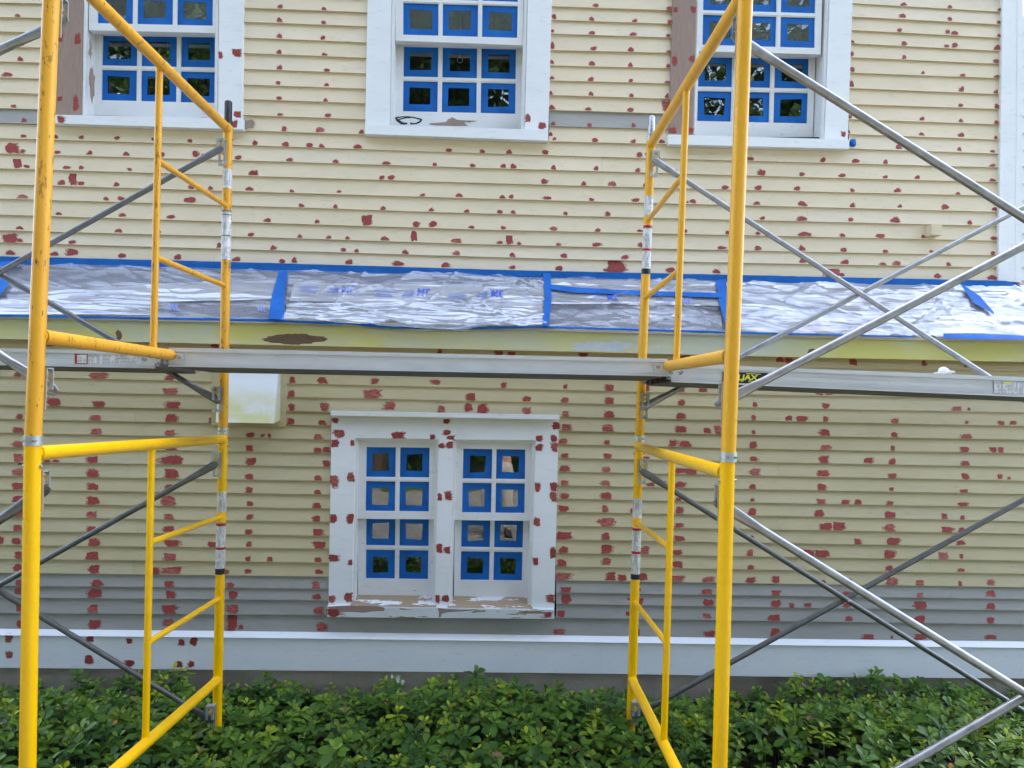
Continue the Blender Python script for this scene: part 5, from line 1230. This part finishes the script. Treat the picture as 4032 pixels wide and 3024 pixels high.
def leaves_mesh(name, P, D, Nn, ln, wd_, droop, fold, tint, mat):
    """vectorised leaves: base P, direction D, normal Nn, length, width factor, droop, fold, colour"""
    n = len(P); S_ = np.cross(D, Nn); S_ /= np.linalg.norm(S_, axis=1, keepdims=True)
    a = LV[:, 0][None, :, None]; b = LV[:, 1][None, :, None]
    l = ln[:, None, None]
    V = P[:, None, :] + D[:, None, :]*a*l + S_[:, None, :]*b*l*wd_[:, None, None] \
        + Nn[:, None, :]*(np.abs(b)*l*fold[:, None, None] - (a**2)*l*droop[:, None, None])
    nv = LV.shape[0]; V = V.reshape(-1, 3)
    F = (LFc[None] + (np.arange(n)*nv)[:, None, None]).reshape(-1, 3)
    me = bpy.data.meshes.new(name)
    me.vertices.add(len(V)); me.vertices.foreach_set('co', V.astype(np.float32).ravel())
    me.loops.add(F.size); me.loops.foreach_set('vertex_index', F.astype(np.int32).ravel())
    me.polygons.add(len(F)); me.polygons.foreach_set('loop_start', np.arange(0, F.size, 3, dtype=np.int32))
    me.polygons.foreach_set('use_smooth', np.ones(len(F), dtype=bool))
    me.update(calc_edges=True)
    ca = me.color_attributes.new('tint', 'FLOAT_COLOR', 'POINT')
    c4 = np.concatenate([np.repeat(tint, nv, axis=0), np.ones((len(V), 1))], axis=1).astype(np.float32)
    ca.data.foreach_set('color', c4.ravel()); me.materials.append(mat)
    o = bpy.data.objects.new(name, me); link(o); return o
def bed():
    P, D, N, ln, wd_, dr, fo, ti = [], [], [], [], [], [], [], []
    stems = []
    step = 0.076; y = 1.75
    rr = random.Random(17)
    while y < 4.36:
        x = -3.3
        while x < 3.4:
            X, Y = x+rr.uniform(-0.5, 0.5)*step*1.3, y+rr.uniform(-0.5, 0.5)*step*1.3
            x += step
            if Y > 4.37 or rr.random() < 0.06: continue
            # patchy height, a few tall shoots
            h = 0.17+0.035*math.sin(X*3.1+1.3)+0.03*math.sin(Y*5.2+X*1.7)+rr.uniform(-0.05, 0.04)
            h += 0.035*max(0, min(1, (4.1-Y)/0.6))
            if Y > 3.95: h -= 0.055
            if rr.random() < 0.012: h += rr.uniform(0.05, 0.11)
            g = ground_z(X, Y)
            young = rr.random() < 0.2
            sz = rr.uniform(0.75, 1.15)*(0.8 if young else 1.0)
            tilt = Vector((rr.uniform(-0.35, 0.35), rr.uniform(-0.45, 0.2), 1)).normalized()
            top = Vector((X, Y, g+h))
            stems.append((Vector((X+rr.uniform(-.02,.02), Y+rr.uniform(-.02,.02), g-0.01)), top))
            q = tilt.to_track_quat('Z', 'Y'); nl = rr.randint(8, 11); ph = rr.uniform(0, 6.28)
            base = rr.choice(((0.056,0.142,0.014), (0.070,0.158,0.015), (0.092,0.186,0.016), (0.034,0.098,0.016)))
            for k in range(nl):
                inner = k >= nl-3
                az = ph+k*2.4; el = math.radians(rr.uniform(38, 68) if inner else rr.uniform(-12, 32))
                d = q @ Vector((math.cos(az)*math.cos(el), math.sin(az)*math.cos(el), math.sin(el)))
                nn = q @ Vector((-math.cos(az)*math.sin(el), -math.sin(az)*math.sin(el), math.cos(el)))
                P.append(tuple(top-tilt*(0.004*(nl-k)))); D.append(tuple(d)); N.append(tuple(nn))
                ln.append(sz*rr.uniform(0.050, 0.074)*(0.62 if inner else 1.0)); wd_.append(rr.uniform(0.82, 1.10))
                dr.append(rr.uniform(0.0, 0.45)); fo.append(rr.uniform(0.10, 0.45))
                v = rr.uniform(0.72, 1.22); c = [base[0]*v, base[1]*v, base[2]*v]
                if inner: c = [c[0]*1.75+0.012, c[1]*1.45, c[2]*1.1]
                if rr.random() < 0.008: c = [0.20, 0.13, 0.05]
                if young: c = [c[0]*2.1+0.02, c[1]*1.6, c[2]*0.9]
                ti.append(c)
            # lower whorl, tinted darker to deepen the shade between leaves
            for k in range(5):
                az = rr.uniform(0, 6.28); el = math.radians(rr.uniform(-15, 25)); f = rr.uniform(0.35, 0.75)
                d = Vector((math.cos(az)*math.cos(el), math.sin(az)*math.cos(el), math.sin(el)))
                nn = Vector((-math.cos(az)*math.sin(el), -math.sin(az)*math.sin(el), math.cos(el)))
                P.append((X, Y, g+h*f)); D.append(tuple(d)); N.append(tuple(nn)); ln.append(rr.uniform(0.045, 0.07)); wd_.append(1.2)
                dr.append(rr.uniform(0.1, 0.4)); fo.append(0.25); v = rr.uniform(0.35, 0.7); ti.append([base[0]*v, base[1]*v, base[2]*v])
        y += step
    A = [np.array(z, dtype=np.float64) for z in (P, D, N, ln, wd_, dr, fo, ti)]
    o = leaves_mesh('pachysandra', *A, MAT['leaf']); tag(o, 'dense green toothed groundcover at the foot of the wall', 'groundcover', kind='stuff')
    # stems as thin four sided sticks
    vs, fs = [], []
    for a, b in stems:
        n0 = len(vs); r = 0.0018
        for p in (a, b):
            vs += [(p.x-r, p.y, p.z), (p.x, p.y-r, p.z), (p.x+r, p.y, p.z), (p.x, p.y+r, p.z)]
        fs += [(n0+i, n0+(i+1) % 4, n0+4+(i+1) % 4, n0+4+i) for i in range(4)]
    s_ = mk('stems', vs, fs, MAT['stem'], o); s_['kind'] = 'stuff'
MAT['stem'] = plain('green stem', S(92,110,58), 0.6, 0, 0.3)
bed()
tw = MB().tube([at(1880,2755,4.1), at(1915,2738,4.05), at(1930,2715,4.05), at(1960,2700,4.1)], [0.003, 0.0035, 0.003, 0.002], 7)
tag(tw.build('twig', MAT['twig']), 'dry bent twig poking out of the groundcover below the window', 'twig')
for i, (x, y, w, lab) in enumerate(((1543, 2665, 10, 'small leftmost white paint flake of three by the foundation'), (1567, 2674, 17, 'largest white paint flake caught on leaves by the foundation'), (1586, 2687, 13, 'rightmost of three white paint flakes by the foundation'))):
    rr = random.Random(i); n = 9
    v = [at(x+w/2*math.cos(6.28*k/n)*rr.uniform(.6, 1.1), y+w*0.9*math.sin(6.28*k/n)*rr.uniform(.6, 1.1), 4.22+0.01*rr.random()) for k in range(n)]
    m = MB(); m.add(v+[p+Vector((0, 0.003, 0)) for p in v], [tuple(range(n))[::-1], tuple(range(n, 2*n))]+[(k, (k+1) % n, n+(k+1) % n, n+k) for k in range(n)])
    tag(m.build('paint_flake', MAT['chip']), lab, 'paint flake', 'white paint flakes by the foundation')

# ---------------------------------------------------------------- trees behind the viewer, seen mirrored in the panes
def tree(x, y, h, cr, ndens, seed, lab):
    rr = random.Random(seed)
    root = empty('garden_tree', (x, y, -0.19), lab, 'tree', 'garden trees mirrored in the window panes')
    m = MB(); tips = []
    def limb(p, d, L_, r, lev):
        pts = [p]; rs = [r]; q = p.copy(); dd = d.copy()
        for k in range(4):
            dd = (dd+Vector((rr.uniform(-.22,.22), rr.uniform(-.22,.22), rr.uniform(-.02,.16)))).normalized()
            q = q+dd*(L_/4); pts.append(q.copy()); rs.append(r*(1-0.16*(k+1)))
        m.tube(pts, rs, 8 if lev else 12)
        if lev >= 2: tips.extend(pts[2:]); return
        for k in range(5 if lev == 0 else 4):
            i_ = rr.randint(2, 4); az = rr.uniform(0, 6.28); el = rr.uniform(0.15, 0.9)
            limb(pts[i_], Vector((math.cos(az)*math.cos(el), math.sin(az)*math.cos(el), math.sin(el))), L_*rr.uniform(0.5, 0.72), rs[i_]*0.6, lev+1)
    limb(Vector((x, y, -0.25)), Vector((0, 0, 1)), h*0.62, 0.16, 0)
    m.build('trunk', MAT['bark'], root)
    n = ndens; P = np.zeros((n, 3)); cen = [rr.choice(tips)+Vector((rr.gauss(0, .35), rr.gauss(0, .35), rr.gauss(0, .3))) for _ in range(150)]
    g = np.random.default_rng(seed)
    C = np.array([tuple(c) for c in cen]); idx = g.integers(0, len(C), n); P = C[idx]+g.normal(0, cr, (n, 3))
    D = g.normal(0, 1, (n, 3)); D[:, 2] -= 0.4; D /= np.linalg.norm(D, axis=1, keepdims=True)
    N = np.cross(D, g.normal(0, 1, (n, 3))); N /= np.linalg.norm(N, axis=1, keepdims=True)
    v = g.uniform(0.6, 1.3, (n, 1)); T = np.array([[0.045, 0.085, 0.02]])*v
    o = leaves_mesh('crown', P, D, N, g.uniform(0.11, 0.17, n), g.uniform(1.2, 1.8, n), g.uniform(0, .3, n), g.uniform(.05, .3, n), T, MAT['treeleaf'])
    put(o, root)
SPOTS = [(-11.0,-5.0,10.0,10000,''), (-7.8,-4.8,10.4,11000,''), (-4.8,-5.3,10.6,12000,''), (-2.0,-5.6,10.8,12000,''), (1.0,-5.4,10.6,11000,''), (4.0,-5.8,9.8,7000,''), (7.2,-5.2,10.4,11000,''), (10.6,-5.0,10.2,11000,'')]
NAMES = ['garden tree at the far left of the row behind the viewer', 'second garden tree from the left behind the viewer', 'broad garden tree mirrored in the left upper window',
         'tall garden tree mirrored in the middle upper window', 'middle garden tree standing straight behind the viewer', 'open crowned garden tree mirrored in the right upper window',
         'second garden tree from the right behind the viewer', 'garden tree at the far right of the row behind the viewer']
for i, (x, y, h, n, _) in enumerate(SPOTS): tree(x, y, h, 0.5, int(n*1.7), 3+i, NAMES[i])
# ---------------------------------------------------------------- unseen hedge, added to block low sky light under the crowns
def hedge(x0, x1, y, h, d, n, seed, lab):
    root = empty('hedge', ((x0+x1)/2, y, -0.19), lab, 'hedge')
    g = np.random.default_rng(seed); nx = int((x1-x0)/0.6); vs, fs = [], []
    prof = [(-0.5, 0.0), (-0.5, 0.6), (-0.38, 0.95), (0.0, 1.0), (0.38, 0.95), (0.5, 0.6), (0.5, 0.0)]
    for i in range(nx+1):
        for a, b in prof:
            vs.append((x0+(x1-x0)*i/nx, y+a*d*(1+g.normal(0, .08)), -0.2+b*h*(1+g.normal(0, .05))))
    k = len(prof)
    for i in range(nx):
        for j in range(k-1): fs.append((i*k+j, i*k+j+1, (i+1)*k+j+1, (i+1)*k+j))
    mk('hedge_core', vs, fs, MAT['hedgecore'], root, True)
    P = np.stack([g.uniform(x0, x1, n), y+d*0.5+g.normal(0, 0.10, n), g.uniform(-0.1, h, n)], axis=1)
    P[:, 1] -= np.clip((P[:, 2]-h*0.6)/(h*0.4), 0, 1)*0.25*d
    D = g.normal(0, 1, (n, 3)); D[:, 1] += 0.8; D /= np.linalg.norm(D, axis=1, keepdims=True)
    N = np.cross(D, g.normal(0, 1, (n, 3))); N /= np.linalg.norm(N, axis=1, keepdims=True)
    T = np.array([[0.040, 0.080, 0.022]])*g.uniform(0.6, 1.4, (n, 1))
    put(leaves_mesh('hedge_leaves', P, D, N, g.uniform(0.10, 0.2, n), g.uniform(1.1, 1.6, n), g.uniform(0, .3, n), g.uniform(.05, .3, n), T, MAT['treeleaf']), root)
MAT['hedgecore'] = plain('hedge shade', S(34,48,24), 0.95, 0, 0.4, 6)
hedge(-24, 24, -7.8, 3.8, 1.6, 16000, 77, 'unseen tall hedge added behind the viewer to block low sky light')

# ---------------------------------------------------------------- the person taking the picture, mirrored in the lower panes
MAT['skin'] = plain('skin', S(206,160,134), 0.5, 0, 0.08, 6)
MAT['trousers'] = plain('pale work trousers', S(206,196,180), 0.85, 0, 0.22, 7, 0.3)
MAT['shirt'] = plain('dark shirt', S(60,66,78), 0.85, 0, 0.15, 8)
MAT['shoe'] = plain('dark work shoe', S(48,42,38), 0.6, 0, 0.2)
MAT['hair'] = plain('brown hair', S(62,46,34), 0.7, 0, 0.3, 40)
def skinned(name, nodes, edges, mat, parent, root=0, sub=2):
    """skeleton vertices with radii, grown by a Skin modifier"""
    me = bpy.data.meshes.new(name); me.from_pydata([n[:3] for n in nodes], edges, []); me.materials.append(mat)
    o = bpy.data.objects.new(name, me); link(o)
    sk = o.modifiers.new('skin', 'SKIN'); sk.use_smooth_shade = True
    for i, n in enumerate(nodes):
        r = n[3] if hasattr(n[3], '__len__') else (n[3], n[3])
        me.skin_vertices[0].data[i].radius = r; me.skin_vertices[0].data[i].use_root = (i == root)
    ss = o.modifiers.new('sub', 'SUBSURF'); ss.levels = sub; ss.render_levels = sub
    put(o, parent); return o
def person(px, py, gz):
    root = empty('person', (px, py, gz), 'person in pale trousers and dark shirt holding up a phone, mirrored in the panes', 'person')
    X, Y, Z = px, py, gz
    N_ = [(X, Y, Z+0.95, 0.15), (X, Y-.01, Z+1.12, 0.14), (X, Y, Z+1.30, 0.155), (X, Y+.005, Z+1.44, 0.10), (X, Y+.02, Z+1.53, 0.058),
          (X, Y+.035, Z+1.60, 0.075), (X, Y+.035, Z+1.68, 0.088), (X, Y+.02, Z+1.76, 0.06)]
    E_ = [(0,1),(1,2),(2,3),(3,4),(4,5),(5,6),(6,7)]
    def chain(base, pts):
        p = base
        for q in pts: N_.append(q); E_.append((p, len(N_)-1)); p = len(N_)-1
        return p
    for s in (-1, 1):
        chain(0, [(X+s*.10, Y, Z+.86, .088), (X+s*.12, Y+.03, Z+.50, .058), (X+s*.12, Y+.02, Z+.36, .055), (X+s*.13, Y-.01, Z+.10, .038), (X+s*.14, Y+.05, Z+.045, .036), (X+s*.15, Y+.17, Z+.03, .03)])
        hx = -0.02 if s < 0 else 0.09
        w = chain(3, [(X+s*.17, Y, Z+1.42, .062), (X+s*.25, Y+.06, Z+1.20, .044), (X+s*.16, Y+.20, Z+1.33, .036), (hx+s*.075, Y+.36, Z+1.60, .026), (hx+s*.055, Y+.385, Z+1.66, (.034, .018))])
        for k in range(4):
            dz = .018-.012*k
            chain(w, [(hx+s*.050, Y+.395, Z+1.69+dz, .010), (hx+s*.030, Y+.412, Z+1.705+dz, .0085), (hx+s*.012, Y+.405, Z+1.70+dz-.004*k, .008)])
        chain(w, [(hx+s*.045, Y+.372, Z+1.655, .011), (hx+s*.020, Y+.366, Z+1.665, .009)])
    skinned('body', N_, E_, MAT['skin'], root)
    skinned('trousers', [(X, Y, Z+.99, (.175, .14)), (X, Y, Z+.90, (.17, .145)), (X+.10, Y, Z+.80, .112), (X+.12, Y+.03, Z+.50, .085), (X+.125, Y+.01, Z+.28, .078), (X+.13, Y, Z+.09, .075),
        (X-.10, Y, Z+.80, .112), (X-.12, Y+.03, Z+.50, .085), (X-.125, Y+.01, Z+.28, .078), (X-.13, Y, Z+.09, .075)], [(0,1),(1,2),(2,3),(3,4),(4,5),(1,6),(6,7),(7,8),(8,9)], MAT['trousers'], root)
    skinned('shirt', [(X, Y, Z+.98, (.185, .15)), (X, Y-.01, Z+1.14, (.18, .145)), (X, Y, Z+1.32, (.19, .145)), (X, Y+.005, Z+1.46, .10), (X+.18, Y, Z+1.42, .078), (X+.25, Y+.06, Z+1.22, .06), (X-.18, Y, Z+1.42, .078), (X-.25, Y+.06, Z+1.22, .06)],
        [(0,1),(1,2),(2,3),(3,4),(4,5),(3,6),(6,7)], MAT['shirt'], root)
    for s in (-1, 1):
        skinned('shoe', [(X+s*.13, Y-.06, Z+.05, .045), (X+s*.14, Y+.03, Z+.055, .05), (X+s*.15, Y+.16, Z+.04, .042), (X+s*.15, Y+.20, Z+.035, .03)], [(0,1),(1,2),(2,3)], MAT['shoe'], root)
    skinned('hair', [(X, Y-.02, Z+1.64, .082), (X, Y-.005, Z+1.72, .092), (X, Y+.01, Z+1.79, .062)], [(0,1),(1,2)], MAT['hair'], root)
    for s in (-1, 1):
        skinned('ear', [(X+s*.085, Y+.03, Z+1.66, (.012, .02)), (X+s*.092, Y+.025, Z+1.69, (.012, .022))], [(0,1)], MAT['skin'], root, 0, 1)
        skinned('eye', [(X+s*.032, Y+.112, Z+1.685, .011), (X+s*.033, Y+.116, Z+1.686, .010)], [(0,1)], MAT['blackplastic'], root, 0, 1)
    skinned('nose', [(X, Y+.115, Z+1.68, .012), (X, Y+.135, Z+1.645, .016)], [(0,1)], MAT['skin'], root, 0, 1)
    skinned('mouth', [(X-.022, Y+.108, Z+1.605, .007), (X, Y+.114, Z+1.604, .009), (X+.022, Y+.108, Z+1.605, .007)], [(0,1),(1,2)], MAT['labelred'], root, 1, 1)
person(0.22, -0.47, -0.184)
m = MB(); m.box((0.035, -0.045, 1.60), (0.15, 0.009, 0.075))
ph = m.build('phone', MAT['blackplastic']); tag(ph, 'black phone held up sideways by the person', 'phone')
